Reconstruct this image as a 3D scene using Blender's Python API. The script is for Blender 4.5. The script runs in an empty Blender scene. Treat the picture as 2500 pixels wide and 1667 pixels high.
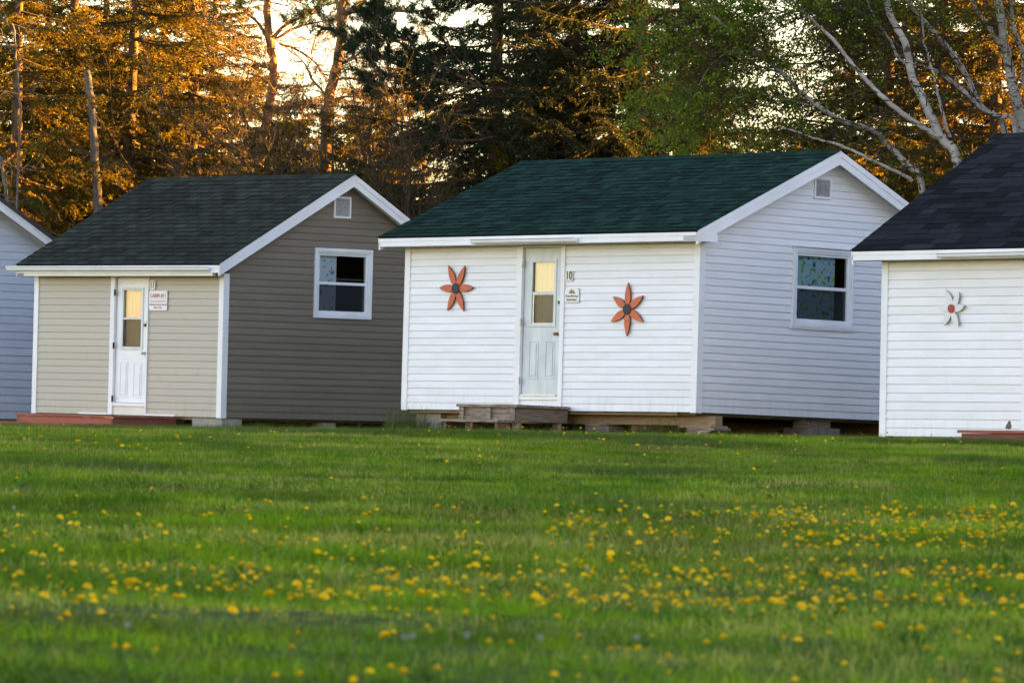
import bpy, math, random
import numpy as np
from mathutils import Matrix, Vector
R = math.radians
random.seed(7); rng = np.random.default_rng(11)
SC = bpy.context.scene
COL = SC.collection

# ------------------------------------------------------------------ camera
F = 13889.0; CX, CY = 1250.0, 833.5          # focal length and centre in pixels of the 2500 px photograph
PITCH, ROLL = 0.020634, 0.023619
def _basis():
    cp, sp = math.cos(PITCH), math.sin(PITCH)
    f = np.array([0, cp, sp]); u0 = np.array([0, -sp, cp]); r0 = np.array([1., 0, 0])
    cr, sr = math.cos(ROLL), math.sin(ROLL)
    return r0*cr+u0*sr, u0*cr-r0*sr, f
RX, UX, FX = _basis()
cam_d = bpy.data.cameras.new('camera'); cam = bpy.data.objects.new('camera', cam_d); COL.objects.link(cam)
cam_d.lens = 200; cam_d.sensor_width = 36; cam_d.clip_start = .5; cam_d.clip_end = 6000
cam.matrix_world = Matrix(((RX[0], UX[0], -FX[0], 0), (RX[1], UX[1], -FX[1], 0), (RX[2], UX[2], -FX[2], 0), (0, 0, 0, 1)))
cam_d.dof.use_dof = True; cam_d.dof.focus_distance = 82; cam_d.dof.aperture_fstop = 9.0; cam_d.dof.aperture_blades = 0
SC.camera = cam

# ------------------------------------------------------------------ light
SUN_AZ, SUN_EL = 82.0, 5.0                   # from +Y towards +X, low evening sun behind the wood
w = bpy.data.worlds.new('World'); SC.world = w; w.use_nodes = True
nt = w.node_tree; nt.nodes.clear()
sky = nt.nodes.new('ShaderNodeTexSky'); sky.sky_type = 'NISHITA'; sky.sun_disc = False
sky.sun_elevation = R(SUN_EL); sky.sun_rotation = R(SUN_AZ); sky.air_density = 1.0; sky.dust_density = 0.35; sky.ozone_density = 1.3
bg = nt.nodes.new('ShaderNodeBackground'); bg.inputs[1].default_value = 0.055
out = nt.nodes.new('ShaderNodeOutputWorld'); tint = nt.nodes.new('ShaderNodeVectorMath'); tint.operation = 'MULTIPLY'; tint.inputs[1].default_value = (1.17, 1.0, 1.07)   # white balance of the daylight
nt.links.new(sky.outputs[0], tint.inputs[0]); nt.links.new(tint.outputs[0], bg.inputs[0]); nt.links.new(bg.outputs[0], out.inputs[0])
sd = bpy.data.lights.new('sun', 'SUN'); sd.energy = 5.0; sd.angle = R(0.6); sd.color = (1.0, 0.47, 0.07)
sun = bpy.data.objects.new('sun', sd); COL.objects.link(sun)
sdir = Vector((math.sin(R(SUN_AZ))*math.cos(R(SUN_EL)), math.cos(R(SUN_AZ))*math.cos(R(SUN_EL)), math.sin(R(SUN_EL))))
sun.rotation_euler = sdir.to_track_quat('Z', 'Y').to_euler(); sun.location = (40, 60, 30)
SC.view_settings.view_transform = 'Standard'; SC.view_settings.look = 'None'
SC.view_settings.exposure = 4.2; SC.view_settings.gamma = 1; SC.view_settings.use_curve_mapping = False
#
SC.render.resolution_x = 1024; SC.render.resolution_y = 682

# ------------------------------------------------------------------ helpers
def tag(o, label=None, cat=None, group=None, kind=None):
    if label: o['label'] = label
    if cat: o['category'] = cat
    if group: o['group'] = group
    if kind: o['kind'] = kind
    return o
def empty(name, loc=(0, 0, 0), rz=0, label=None, cat=None, group=None):
    o = bpy.data.objects.new(name, None); COL.objects.link(o); o.empty_display_size = .2
    o.location = loc; o.rotation_euler = (0, 0, rz)
    return tag(o, label, cat, group)
def link(name, me, parent=None, loc=(0, 0, 0), rot=None):
    o = bpy.data.objects.new(name, me); COL.objects.link(o); o.parent = parent; o.location = loc
    if rot: o.rotation_euler = rot
    return o
class MB:
    def __init__(s): s.v = []; s.f = []; s.m = []
    def poly(s, pts, m=0):
        n = len(s.v); s.v += [tuple(p) for p in pts]; s.f.append(tuple(range(n, n+len(pts)))); s.m.append(m); return s
    def box(s, a, b, m=0):
        x0, y0, z0 = [min(a[i], b[i]) for i in range(3)]; x1, y1, z1 = [max(a[i], b[i]) for i in range(3)]
        n = len(s.v)
        s.v += [(x0,y0,z0),(x1,y0,z0),(x1,y1,z0),(x0,y1,z0),(x0,y0,z1),(x1,y0,z1),(x1,y1,z1),(x0,y1,z1)]
        for q in ((0,3,2,1),(4,5,6,7),(0,1,5,4),(1,2,6,5),(2,3,7,6),(3,0,4,7)): s.f.append(tuple(n+i for i in q)); s.m.append(m)
        return s
    def prism(s, poly, fn, a, b, m=0):
        """poly: 2-D outline, fn(p, t) -> 3-D, extruded from a to b"""
        n = len(s.v); k = len(poly)
        s.v += [tuple(fn(p, a)) for p in poly]+[tuple(fn(p, b)) for p in poly]
        s.f.append(tuple(range(n, n+k))); s.m.append(m); s.f.append(tuple(range(n+2*k-1, n+k-1, -1))); s.m.append(m)
        for i in range(k):
            j = (i+1) % k; s.f.append((n+i, n+k+i, n+k+j, n+j)); s.m.append(m)
        return s
    def cyl(s, c, axis, r, h, seg=12, m=0, r2=None):
        r2 = r if r2 is None else r2
        ax = Vector(axis).normalized(); u = ax.orthogonal().normalized(); w_ = ax.cross(u)
        n = len(s.v); c = Vector(c)
        for t, rr in ((0, r), (h, r2)):
            for i in range(seg):
                a = 2*math.pi*i/seg; s.v.append(tuple(c+ax*t+(u*math.cos(a)+w_*math.sin(a))*rr))
        for i in range(seg):
            j = (i+1) % seg; s.f.append((n+i, n+j, n+seg+j, n+seg+i)); s.m.append(m)
        s.f.append(tuple(n+i for i in range(seg))[::-1]); s.m.append(m); s.f.append(tuple(n+seg+i for i in range(seg))); s.m.append(m)
        return s
    def mesh(s, name, mats):
        me = bpy.data.meshes.new(name); me.from_pydata(s.v, [], s.f)
        for q in (mats if isinstance(mats, (list, tuple)) else [mats]): me.materials.append(q)
        me.polygons.foreach_set('material_index', s.m); me.update()
        return me
    def build(s, name, mats, parent=None, bevel=0):
        o = link(name, s.mesh(name, mats), parent)
        if bevel:
            b = o.modifiers.new('bevel', 'BEVEL'); b.width = bevel; b.segments = 2; b.limit_method = 'ANGLE'
        return o
def npmesh(name, V, Fc, mats, mi=None, smooth=False):
    """V (n,3) float array, Fc (m,k) int array"""
    me = bpy.data.meshes.new(name); V = np.asarray(V, np.float32); Fc = np.asarray(Fc, np.int32)
    me.vertices.add(len(V)); me.vertices.foreach_set('co', V.ravel())
    k = Fc.shape[1]; me.loops.add(Fc.size); me.loops.foreach_set('vertex_index', Fc.ravel())
    me.polygons.add(len(Fc)); me.polygons.foreach_set('loop_start', np.arange(0, Fc.size, k, dtype=np.int32))
    for q in (mats if isinstance(mats, (list, tuple)) else [mats]): me.materials.append(q)
    if mi is not None: me.polygons.foreach_set('material_index', np.asarray(mi, np.int32))
    if smooth: me.polygons.foreach_set('use_smooth', np.ones(len(Fc), bool))
    me.update(calc_edges=True); return me
def at(px, py, Y):
    d = FX+RX*(px-CX)/F+UX*(CY-py)/F
    return np.array(d*(Y/d[1]))

# ------------------------------------------------------------------ materials
def srgb(r, g, b):
    f = lambda c: (c/255/12.92) if c/255 <= .04045 else ((c/255+.055)/1.055)**2.4
    return (f(r), f(g), f(b))
def mat(name, col, rough=.6, var=.0, scale=4, col2=None, bump=0, bscale=60, spec=.4, metal=0, stretch=(1, 1, 1), rnd=0, island=False, coords='Object', thr=(.35, .65), detail=4):
    m = bpy.data.materials.new(name); m.use_nodes = True; t = m.node_tree; N = t.nodes; L = t.links
    b = N['Principled BSDF']; b.inputs['Roughness'].default_value = rough; b.inputs['Specular IOR Level'].default_value = spec; b.inputs['Metallic'].default_value = metal
    base = N.new('ShaderNodeRGB'); base.outputs[0].default_value = (*col, 1); cur = base.outputs[0]
    if coords == 'World':
        g = N.new('ShaderNodeNewGeometry'); co = g.outputs['Position']
    else:
        tc = N.new('ShaderNodeTexCoord'); co = tc.outputs['Object']
        if rnd:
            oi0 = N.new('ShaderNodeObjectInfo'); va = N.new('ShaderNodeVectorMath'); va.operation = 'ADD'; L.new(co, va.inputs[0])
            sc_ = N.new('ShaderNodeMath'); sc_.operation = 'MULTIPLY'; sc_.inputs[1].default_value = 37; L.new(oi0.outputs['Random'], sc_.inputs[0]); L.new(sc_.outputs[0], va.inputs[1]); co = va.outputs[0]
    mp = N.new('ShaderNodeMapping'); mp.inputs['Scale'].default_value = stretch; L.new(co, mp.inputs[0])
    if col2 is not None or var:
        nz = N.new('ShaderNodeTexNoise'); nz.inputs['Scale'].default_value = scale; nz.inputs['Detail'].default_value = detail; L.new(mp.outputs[0], nz.inputs[0])
        mr = N.new('ShaderNodeMapRange'); mr.inputs[1].default_value = thr[0]; mr.inputs[2].default_value = thr[1]; L.new(nz.outputs[0], mr.inputs[0])
        c2 = col2 if col2 is not None else tuple(c*(1-var) for c in col)
        mx = N.new('ShaderNodeMix'); mx.data_type = 'RGBA'; L.new(mr.outputs[0], mx.inputs[0]); L.new(cur, mx.inputs[6]); mx.inputs[7].default_value = (*c2, 1); cur = mx.outputs[2]
    if rnd:
        oi = N.new('ShaderNodeObjectInfo'); val = oi.outputs['Random']
        if island:
            g2 = N.new('ShaderNodeNewGeometry'); ad = N.new('ShaderNodeMath'); ad.operation = 'ADD'; L.new(val, ad.inputs[0]); L.new(g2.outputs['Random Per Island'], ad.inputs[1])
            fr = N.new('ShaderNodeMath'); fr.operation = 'FRACT'; L.new(ad.outputs[0], fr.inputs[0]); val = fr.outputs[0]
        mr2 = N.new('ShaderNodeMapRange'); mr2.inputs[3].default_value = 1-rnd; mr2.inputs[4].default_value = 1+rnd; L.new(val, mr2.inputs[0])
        vm = N.new('ShaderNodeVectorMath'); vm.operation = 'SCALE'; L.new(cur, vm.inputs[0]); L.new(mr2.outputs[0], vm.inputs[3]); cur = vm.outputs[0]
    L.new(cur, b.inputs['Base Color'])
    if bump:
        n2 = N.new('ShaderNodeTexNoise'); n2.inputs['Scale'].default_value = bscale; n2.inputs['Detail'].default_value = 4; L.new(mp.outputs[0], n2.inputs[0])
        bp = N.new('ShaderNodeBump'); bp.inputs['Strength'].default_value = bump; bp.inputs['Distance'].default_value = .01; L.new(n2.outputs[0], bp.inputs['Height']); L.new(bp.outputs[0], b.inputs['Normal'])
    return m
def leafmat(name, col, col2, trans=.45, tcol=None, scale=2.5, rnd=.35):
    m = bpy.data.materials.new(name); m.use_nodes = True; t = m.node_tree; N = t.nodes; L = t.links; N.clear()
    o = N.new('ShaderNodeOutputMaterial'); g = N.new('ShaderNodeNewGeometry')
    nz = N.new('ShaderNodeTexNoise'); nz.inputs['Scale'].default_value = scale; nz.inputs['Detail'].default_value = 3; L.new(g.outputs['Position'], nz.inputs[0])
    mr = N.new('ShaderNodeMapRange'); mr.inputs[1].default_value = .38; mr.inputs[2].default_value = .62; L.new(nz.outputs[0], mr.inputs[0])
    mx = N.new('ShaderNodeMix'); mx.data_type = 'RGBA'; L.new(mr.outputs[0], mx.inputs[0]); mx.inputs[6].default_value = (*col, 1); mx.inputs[7].default_value = (*col2, 1)
    r2 = N.new('ShaderNodeMapRange'); r2.inputs[3].default_value = 1-rnd; r2.inputs[4].default_value = 1+rnd; L.new(g.outputs['Random Per Island'], r2.inputs[0])
    vm = N.new('ShaderNodeVectorMath'); vm.operation = 'SCALE'; L.new(mx.outputs[2], vm.inputs[0]); L.new(r2.outputs[0], vm.inputs[3])
    d = N.new('ShaderNodeBsdfDiffuse'); L.new(vm.outputs[0], d.inputs[0])
    tr = N.new('ShaderNodeBsdfTranslucent')
    if tcol:
        tm = N.new('ShaderNodeVectorMath'); tm.operation = 'MULTIPLY'; L.new(vm.outputs[0], tm.inputs[0]); tm.inputs[1].default_value = tcol; L.new(tm.outputs[0], tr.inputs[0])
    else: L.new(vm.outputs[0], tr.inputs[0])
    ms = N.new('ShaderNodeMixShader'); ms.inputs[0].default_value = trans; L.new(d.outputs[0], ms.inputs[1]); L.new(tr.outputs[0], ms.inputs[2])
    gl = N.new('ShaderNodeBsdfGlossy'); gl.inputs['Roughness'].default_value = .45; m2 = N.new('ShaderNodeMixShader'); m2.inputs[0].default_value = .012
    L.new(ms.outputs[0], m2.inputs[1]); L.new(gl.outputs[0], m2.inputs[2]); L.new(m2.outputs[0], o.inputs[0])
    return m
def glassmat(name, refl=.07, tint=(.9, .93, .95)):
    m = bpy.data.materials.new(name); m.use_nodes = True; t = m.node_tree; N = t.nodes; L = t.links; N.clear()
    o = N.new('ShaderNodeOutputMaterial'); tr = N.new('ShaderNodeBsdfTransparent'); tr.inputs[0].default_value = (*tint, 1)
    gl = N.new('ShaderNodeBsdfGlossy'); gl.inputs['Roughness'].default_value = .02
    lw = N.new('ShaderNodeFresnel'); lw.inputs[0].default_value = 1.5; ad = N.new('ShaderNodeMath'); ad.operation = 'ADD'; ad.inputs[1].default_value = refl-.04; L.new(lw.outputs[0], ad.inputs[0])
    ms = N.new('ShaderNodeMixShader'); L.new(ad.outputs[0], ms.inputs[0]); L.new(tr.outputs[0], ms.inputs[1]); L.new(gl.outputs[0], ms.inputs[2]); L.new(ms.outputs[0], o.inputs[0])
    return m
def printmat(name, base, inks, scale=14, thr=.57):
    """printed cloth: a pale ground with scattered blotches of ink"""
    m = mat(name, base, rough=.9, spec=.1); t = m.node_tree; N = t.nodes; L = t.links; b = N['Principled BSDF']
    cur = b.inputs['Base Color'].links[0].from_socket; tc = N.new('ShaderNodeTexCoord')
    for i, (c, s, th) in enumerate(inks):
        mp = N.new('ShaderNodeMapping'); mp.inputs['Location'].default_value = (3.1*i, 1.7*i, 2.3*i); L.new(tc.outputs['Object'], mp.inputs[0])
        nz = N.new('ShaderNodeTexNoise'); nz.inputs['Scale'].default_value = s; nz.inputs['Detail'].default_value = 1.5; L.new(mp.outputs[0], nz.inputs[0])
        mr = N.new('ShaderNodeMapRange'); mr.inputs[1].default_value = th; mr.inputs[2].default_value = th+.03; L.new(nz.outputs[0], mr.inputs[0])
        mx = N.new('ShaderNodeMix'); mx.data_type = 'RGBA'; L.new(mr.outputs[0], mx.inputs[0]); L.new(cur, mx.inputs[6]); mx.inputs[7].default_value = (*c, 1); cur = mx.outputs[2]
    L.new(cur, b.inputs['Base Color']); return m
M = {}
M['white_siding'] = mat('white_vinyl', (.79, .765, .795), .42, col2=(.73, .71, .73), scale=1.6, rnd=.025, stretch=(1, 1, 3))
M['blue_siding'] = mat('pale_blue_vinyl', (.60, .62, .72), .42, col2=(.55, .57, .66), scale=1.6, rnd=.03)
M['taupe_siding'] = mat('taupe_vinyl', (.43, .376, .308), .45, col2=(.33, .275, .215), scale=3.2, rnd=.03, thr=(.66, .92), detail=2)
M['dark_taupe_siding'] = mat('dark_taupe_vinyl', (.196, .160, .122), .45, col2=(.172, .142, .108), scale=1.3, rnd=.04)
M['white_trim'] = mat('white_aluminium_trim', (.82, .80, .83), .4, col2=(.74, .725, .745), scale=2.5)
M['cream_trim'] = mat('cream_trim', (.74, .71, .62), .5, var=.1)
M['door_white'] = mat('white_door_paint', (.80, .81, .83), .35, var=.06, scale=3)
M['door_grey'] = mat('aged_door_paint', (.66, .68, .69), .45, col2=(.53, .55, .55), scale=3.2, stretch=(1.5, 1, .5))
M['soffit'] = mat('vented_soffit', (.60, .60, .55), .6, var=.12, scale=5)
M['black_metal'] = mat('dark_metal', (.05, .05, .055), .4, metal=.7)
M['brass'] = mat('worn_brass', (.25, .17, .08), .32, metal=.9, var=.4, scale=30)
M['steel'] = mat('galvanised_steel', (.45, .46, .47), .35, metal=.9, var=.3, scale=20)
M['glass'] = glassmat('window_glass'); M['glass_door'] = glassmat('door_glass', .12)
M['interior'] = mat('dim_plywood_interior', (.22, .16, .11), .8, var=.3, scale=2)
M['screen'] = None
def screenmat():
    m = bpy.data.materials.new('insect_screen'); m.use_nodes = True; t = m.node_tree; N = t.nodes; L = t.links; N.clear()
    o = N.new('ShaderNodeOutputMaterial'); tr = N.new('ShaderNodeBsdfTransparent'); d = N.new('ShaderNodeBsdfDiffuse'); d.inputs[0].default_value = (.035, .04, .045, 1)
    ms = N.new('ShaderNodeMixShader'); ms.inputs[0].default_value = .55; L.new(tr.outputs[0], ms.inputs[1]); L.new(d.outputs[0], ms.inputs[2]); L.new(ms.outputs[0], o.inputs[0]); return m
M['screen'] = screenmat()
M['cream_curtain'] = mat('cream_curtain', (.85, .76, .58), .9, var=.1, scale=5, spec=.1, stretch=(6, 6, .5))
M['blue_curtain'] = printmat('blue_floral_curtain', (.42, .62, .68), [((.24, .36, .06), 13, .58), ((.50, .50, .08), 17, .62), ((.05, .12, .35), 10, .66), ((.55, .25, .15), 9, .70)])
M['kids_curtain'] = printmat('white_nursery_curtain', (.70, .74, .78), [((.50, .10, .09), 11, .64), ((.12, .32, .42), 13, .62), ((.60, .50, .12), 10, .67), ((.15, .35, .20), 9, .69)])
M['green_roof'] = mat('green_shingle', (.0110, .033, .0225), .95, col2=(.008, .0225, .0155), scale=3, rnd=.40, island=True, bump=.6, bscale=160, spec=.04)
M['grey_roof'] = mat('weathered_shingle', (.038, .042, .030), .95, col2=(.020, .022, .017), scale=1.3, rnd=.26, island=True, bump=.6, bscale=160, spec=.04)
M['black_roof'] = mat('black_shingle', (.0175, .0178, .0215), .95, col2=(.0135, .0137, .0165), scale=3, rnd=.50, island=True, bump=.6, bscale=160, spec=.04)
M['brown_roof'] = mat('dark_brown_roof', (.055, .045, .042), .8, var=.2)
M['shingle_edge'] = mat('cut_asphalt_edge', (.006, .006, .007), .95, spec=.1)
M['roof_felt'] = mat('roof_felt', (.018, .019, .02), .95)
M['old_wood'] = mat('weathered_grey_wood', (.34, .27, .22), .85, col2=(.13, .095, .07), scale=5, stretch=(.8, 5, 9), bump=.3, bscale=12, rnd=.14, spec=.15)
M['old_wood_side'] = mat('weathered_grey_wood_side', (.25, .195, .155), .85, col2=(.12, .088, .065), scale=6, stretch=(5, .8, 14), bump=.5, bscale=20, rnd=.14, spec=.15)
M['stringer_wood'] = mat('reddish_stringer_wood', (.20, .11, .07), .85, var=.4, scale=20)
M['red_wood'] = mat('faded_red_painted_wood', (.36, .115, .075), .75, col2=(.27, .085, .06), scale=6, stretch=(1, 4, 9), rnd=.12, bump=.3, bscale=25, spec=.2)
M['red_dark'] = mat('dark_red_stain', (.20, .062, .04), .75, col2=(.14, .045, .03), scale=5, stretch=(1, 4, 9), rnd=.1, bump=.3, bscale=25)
M['beam'] = mat('timber_skid', (.33, .23, .13), .85, col2=(.22, .15, .09), scale=7, stretch=(1, 4, 8), bump=.4, bscale=30)
M['block'] = mat('concrete_block', (.22, .17, .15), .95, col2=(.15, .12, .11), scale=12, bump=.6, bscale=70)
M['concrete'] = mat('beige_concrete', (.36, .33, .28), .9, col2=(.28, .26, .22), scale=7, bump=.4, bscale=50)
M['orange_wood'] = mat('orange_painted_wood', (.60, .140, .055), .6, col2=(.52, .115, .045), scale=14, rnd=.06)
M['petal_edge'] = mat('dark_red_cut_edge', (.17, .035, .02), .7)
M['white_petal'] = mat('white_painted_wood', (.74, .72, .70), .55, var=.05, scale=8)
M['petal_shade'] = mat('grey_cut_edge', (.38, .38, .34), .7)  # grey for the edges and backs of the white petals
M['black_paint'] = mat('black_paint', (.022, .024, .03), .6)
M['red_paint'] = mat('red_paint', (.42, .06, .035), .6, var=.3, scale=40)
M['plate'] = mat('white_number_plate', (.78, .74, .66), .4)
M['sign'] = mat('white_sign_board', (.78, .77, .76), .4)
M['ink_brown'] = mat('brown_lettering', (.06, .045, .02), .6); M['ink_tan'] = mat('tan_lettering', (.25, .15, .07), .6)
M['ink_red'] = mat('red_lettering', (.50, .09, .12), .6); M['ink_pink'] = mat('faded_red_lettering', (.55, .22, .26), .6); M['ink_copper'] = mat('copper_lettering', (.40, .20, .07), .5)
M['louvre'] = mat('grey_wooden_louvre', (.36, .34, .34), .7, var=.2, scale=12)
M['black'] = mat('dark_void_cloth', (.01, .01, .01), .9)
M['spruce'] = leafmat('spruce_needles', (.165, .132, .007), (.024, .036, .005), .30, (1.8, 1.3, .6), scale=1.5, rnd=.45)  # sunlit gold and shaded dark green mixed into the needle colour
M['spruce_dark'] = leafmat('dark_spruce_needles', (.030, .040, .010), (.020, .028, .008), .30, (1.4, 1.2, .8))  # spruce needles again, with shade put into the colour
M['pine'] = leafmat('pine_needles', (.034, .062, .026), (.020, .040, .018), .28, (1.3, 1.2, .8))
M['birch_leaf'] = leafmat('birch_leaves', (.16, .24, .015), (.075, .125, .012), .5, (1.6, 1.3, .6))
M['bud_leaf'] = leafmat('young_shrub_leaves', (.07, .11, .02), (.05, .08, .02), .4, (1.3, 1.2, .7))
M['bark'] = mat('spruce_bark', (.15, .095, .045), .95, col2=(.04, .028, .018), scale=7, stretch=(2, 2, .6), bump=.9, bscale=22, coords='World')
M['pine_bark'] = mat('orange_pine_bark', (.30, .155, .055), .95, col2=(.10, .05, .025), scale=6, stretch=(2, 2, .7), bump=1, bscale=16, coords='World')
M['twig'] = mat('bare_twig', (.085, .052, .028), .95, col2=(.05, .032, .02), scale=5, coords='World')
M['lit_twig'] = mat('pale_dead_pine_twig', (.24, .155, .075), .95, col2=(.12, .08, .04), scale=5, coords='World')  # bare twig with a sunlit tone put into its colour
M['snag'] = mat('grey_dead_wood', (.16, .14, .12), .95, col2=(.07, .06, .05), scale=6, stretch=(4, 4, .5), bump=.9, bscale=20, coords='World')
for key_, dirt in (('white_siding', (.42, .43, .36)), ('taupe_siding', (.22, .19, .14)), ('blue_siding', (.36, .38, .38)), ('dark_taupe_siding', (.10, .085, .07))):
    t = M[key_].node_tree; N = t.nodes; L = t.links; b = N['Principled BSDF']; cur = b.inputs['Base Color'].links[0].from_socket
    tc = N.new('ShaderNodeTexCoord'); sp_ = N.new('ShaderNodeSeparateXYZ'); L.new(tc.outputs['Object'], sp_.inputs[0])
    mr = N.new('ShaderNodeMapRange'); mr.inputs[1].default_value = .42; mr.inputs[2].default_value = -.05; mr.inputs[3].default_value = .0; mr.inputs[4].default_value = .38; L.new(sp_.outputs[2], mr.inputs[0])
    mp = N.new('ShaderNodeMapping'); mp.inputs['Scale'].default_value = (5, 5, .9); L.new(tc.outputs['Object'], mp.inputs[0]); nz = N.new('ShaderNodeTexNoise'); nz.inputs['Scale'].default_value = 2.2; nz.inputs['Detail'].default_value = 5; L.new(mp.outputs[0], nz.inputs[0])
    m2 = N.new('ShaderNodeMapRange'); m2.inputs[1].default_value = .45; m2.inputs[2].default_value = .8; L.new(nz.outputs[0], m2.inputs[0]); mu = N.new('ShaderNodeMath'); mu.operation = 'MULTIPLY'; L.new(mr.outputs[0], mu.inputs[0]); L.new(m2.outputs[0], mu.inputs[1])
    mx = N.new('ShaderNodeMix'); mx.data_type = 'RGBA'; L.new(mu.outputs[0], mx.inputs[0]); L.new(cur, mx.inputs[6]); mx.inputs[7].default_value = (*dirt, 1); L.new(mx.outputs[2], b.inputs['Base Color'])
def birchbark():
    m = mat('birch_bark', (.55, .50, .45), .75, col2=(.36, .31, .27), scale=5, bump=.5, bscale=25, coords='World'); t = m.node_tree; N = t.nodes; L = t.links; b = N['Principled BSDF']
    cur = b.inputs['Base Color'].links[0].from_socket; g = N.new('ShaderNodeNewGeometry')
    for sc_, st, th in ((3.5, (1.6, 1.6, 5.5), .60), (1.7, (2, 2, 2), .66)):
        mp = N.new('ShaderNodeMapping'); mp.inputs['Scale'].default_value = st; L.new(g.outputs['Position'], mp.inputs[0])
        nz = N.new('ShaderNodeTexNoise'); nz.inputs['Scale'].default_value = sc_; nz.inputs['Detail'].default_value = 3; L.new(mp.outputs[0], nz.inputs[0])
        mr = N.new('ShaderNodeMapRange'); mr.inputs[1].default_value = th; mr.inputs[2].default_value = th+.05; L.new(nz.outputs[0], mr.inputs[0])
        mx = N.new('ShaderNodeMix'); mx.data_type = 'RGBA'; L.new(mr.outputs[0], mx.inputs[0]); L.new(cur, mx.inputs[6]); mx.inputs[7].default_value = (.07, .055, .05, 1); cur = mx.outputs[2]
    L.new(cur, b.inputs['Base Color']); return m
M['birch'] = birchbark()
M['dandelion'] = leafmat('dandelion_yellow', (.95, .68, .008), (.85, .58, .01), .25, None, rnd=.15, scale=6)
M['stem'] = mat('dandelion_stem', (.09, .13, .02), .6)
M['puff'] = leafmat('seed_head', (.36, .38, .32), (.30, .32, .26), .5)

# ------------------------------------------------------------------ ground
def hash_noise(x, y, s):
    r_ = np.zeros_like(np.asarray(x, float))
    for i in range(5):
        a = s*3.7+i*1.9; k = 1+.37*i
        r_ = r_+np.sin(x*k*math.cos(a)*1.0+y*k*math.sin(a)*1.0+a*5.1)*np.cos(x*k*math.cos(a*2.3)*.7-y*k*math.sin(a*1.3)*.8+a*2.2)
    return r_/5*1.6
def gz(x, y):
    x = np.asarray(x, float); y = np.asarray(y, float)
    z = -1.06+.0195*y; cap = .34
    z = cap-np.logaddexp(0, (cap-z)/.03)*.03
    und = .036*hash_noise(x*.6, y*.75, 1.0)+.020*hash_noise(x*1.7, y*2.2, 4.0)+.010*hash_noise(x*3.9, y*4.6, 7.0)
    fade = np.clip((78-y)/14, .12, 1)*np.clip((y+30)/20, 0, 1)
    z = z+und*fade
    z = z+.035*np.clip((x-3)/2.5, 0, 1)*np.clip((y-62)/10, 0, 1)*np.clip((100-y)/10, 0, 1)
    z = z+.030*np.minimum(x, 0)*np.clip((y-62)/20, 0, 1)*np.clip((120-y)/10, 0, 1)*np.clip((x+40)/20, 0, 1)
    return np.where(y < 0, -1.06+.0195*np.maximum(y, -40), z)
def grid(xs, ys):
    X, Y = np.meshgrid(xs, ys); Z = gz(X, Y); V = np.stack([X, Y, Z], -1).reshape(-1, 3)
    nx, ny = len(xs), len(ys); i = np.arange(ny-1)[:, None]*nx+np.arange(nx-1)[None]
    return V, np.stack([i, i+1, i+1+nx, i+nx], -1).reshape(-1, 4)
def groundmat():
    m = mat('lawn_soil_and_thatch', (.035, .060, .008), .95, col2=(.055, .070, .014), scale=1.2, stretch=(.6, 1.6, 1), spec=.05, coords='World', bump=.6, bscale=40); return m
M['ground'] = groundmat()
xs = np.concatenate([[-3000, -600, -200, -90, -45], np.arange(-24, 24.1, .3), [45, 90, 200, 600, 3000]])
ys = np.concatenate([[-800, -200, -60, -20, 0], np.arange(6, 92, .3), [95, 100, 110, 125, 150, 250, 600, 3500]])
V, Fc = grid(xs, ys)
g = link('ground', npmesh('ground', V, Fc, M['ground'], smooth=True)); tag(g, kind='structure')

# ------------------------------------------------------------------ cabins
CAB = {
 'ten':    dict(p=(2.5088, 76.9456, .6912), yaw=-.8046, t=(-.0086, -.003), W=5.8142, Dh=2.453, ze=2.441, zr=3.6893, og=.267, oe=.33, ex=.1016),
 'eleven': dict(p=(-4.4491, 87.491, .5312), yaw=-.8292, t=(.005, .007), W=4.6917, Dh=2.4246, ze=2.3537, zr=3.8498, og=.203, oe=.268, ex=.1075),
 'nine':   dict(p=(8.2075, 69.9297, .4307), yaw=-.8243, t=(.0035, -.0038), W=4.998, Dh=2.4466, ze=2.3981, zr=4.0383, og=.313, oe=.296, ex=.1120),
 'twelve': dict(p=(-10.85, 94.5, .48), yaw=-.82, t=(.0, .0), W=4.8, Dh=2.45, ze=2.36, zr=3.82, og=.30, oe=.30, ex=.135),
}
def rotm(tx, ty, yaw):
    return Matrix.Rotation(yaw, 3, 'Z') @ Matrix.Rotation(ty, 3, 'Y') @ Matrix.Rotation(tx, 3, 'X')
for c in CAB.values():
    c['R'] = np.array(rotm(*c['t'], c['yaw'])); c['o'] = np.array(c['p'])
def loc(cn, px, py, plane, off=0.):
    """point of a cabin's own frame seen at a pixel, on the plane y=off ('f') or x=off ('s')"""
    c = CAB[cn]; d = c['R'].T @ (FX+RX*(px-CX)/F+UX*(CY-py)/F); o = c['R'].T @ (-c['o'])
    ax = 1 if plane == 'f' else 0; t = (off-o[ax])/d[ax]; return o+d*t
def cabin_frame(name, cn, label, cat):
    c = CAB[cn]; e = empty(name, label=label, cat=cat)
    e.matrix_world = Matrix.Translation(c['p']) @ rotm(*c['t'], c['yaw']).to_4x4(); return e
def in_frame(o, cn, local, rot=None):
    """place a free-standing thing in a cabin's frame but leave it top level"""
    c = CAB[cn]; m = Matrix.Translation(c['p']) @ rotm(*c['t'], c['yaw']).to_4x4() @ Matrix.Translation(local)
    if rot is not None: m = m @ rot
    o.matrix_world = m; return o
def PF(u, d, z): return (u, -d, z)           # front wall
def PS(u, d, z): return (d, u, z)            # gable wall
SEAM = {}
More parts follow.
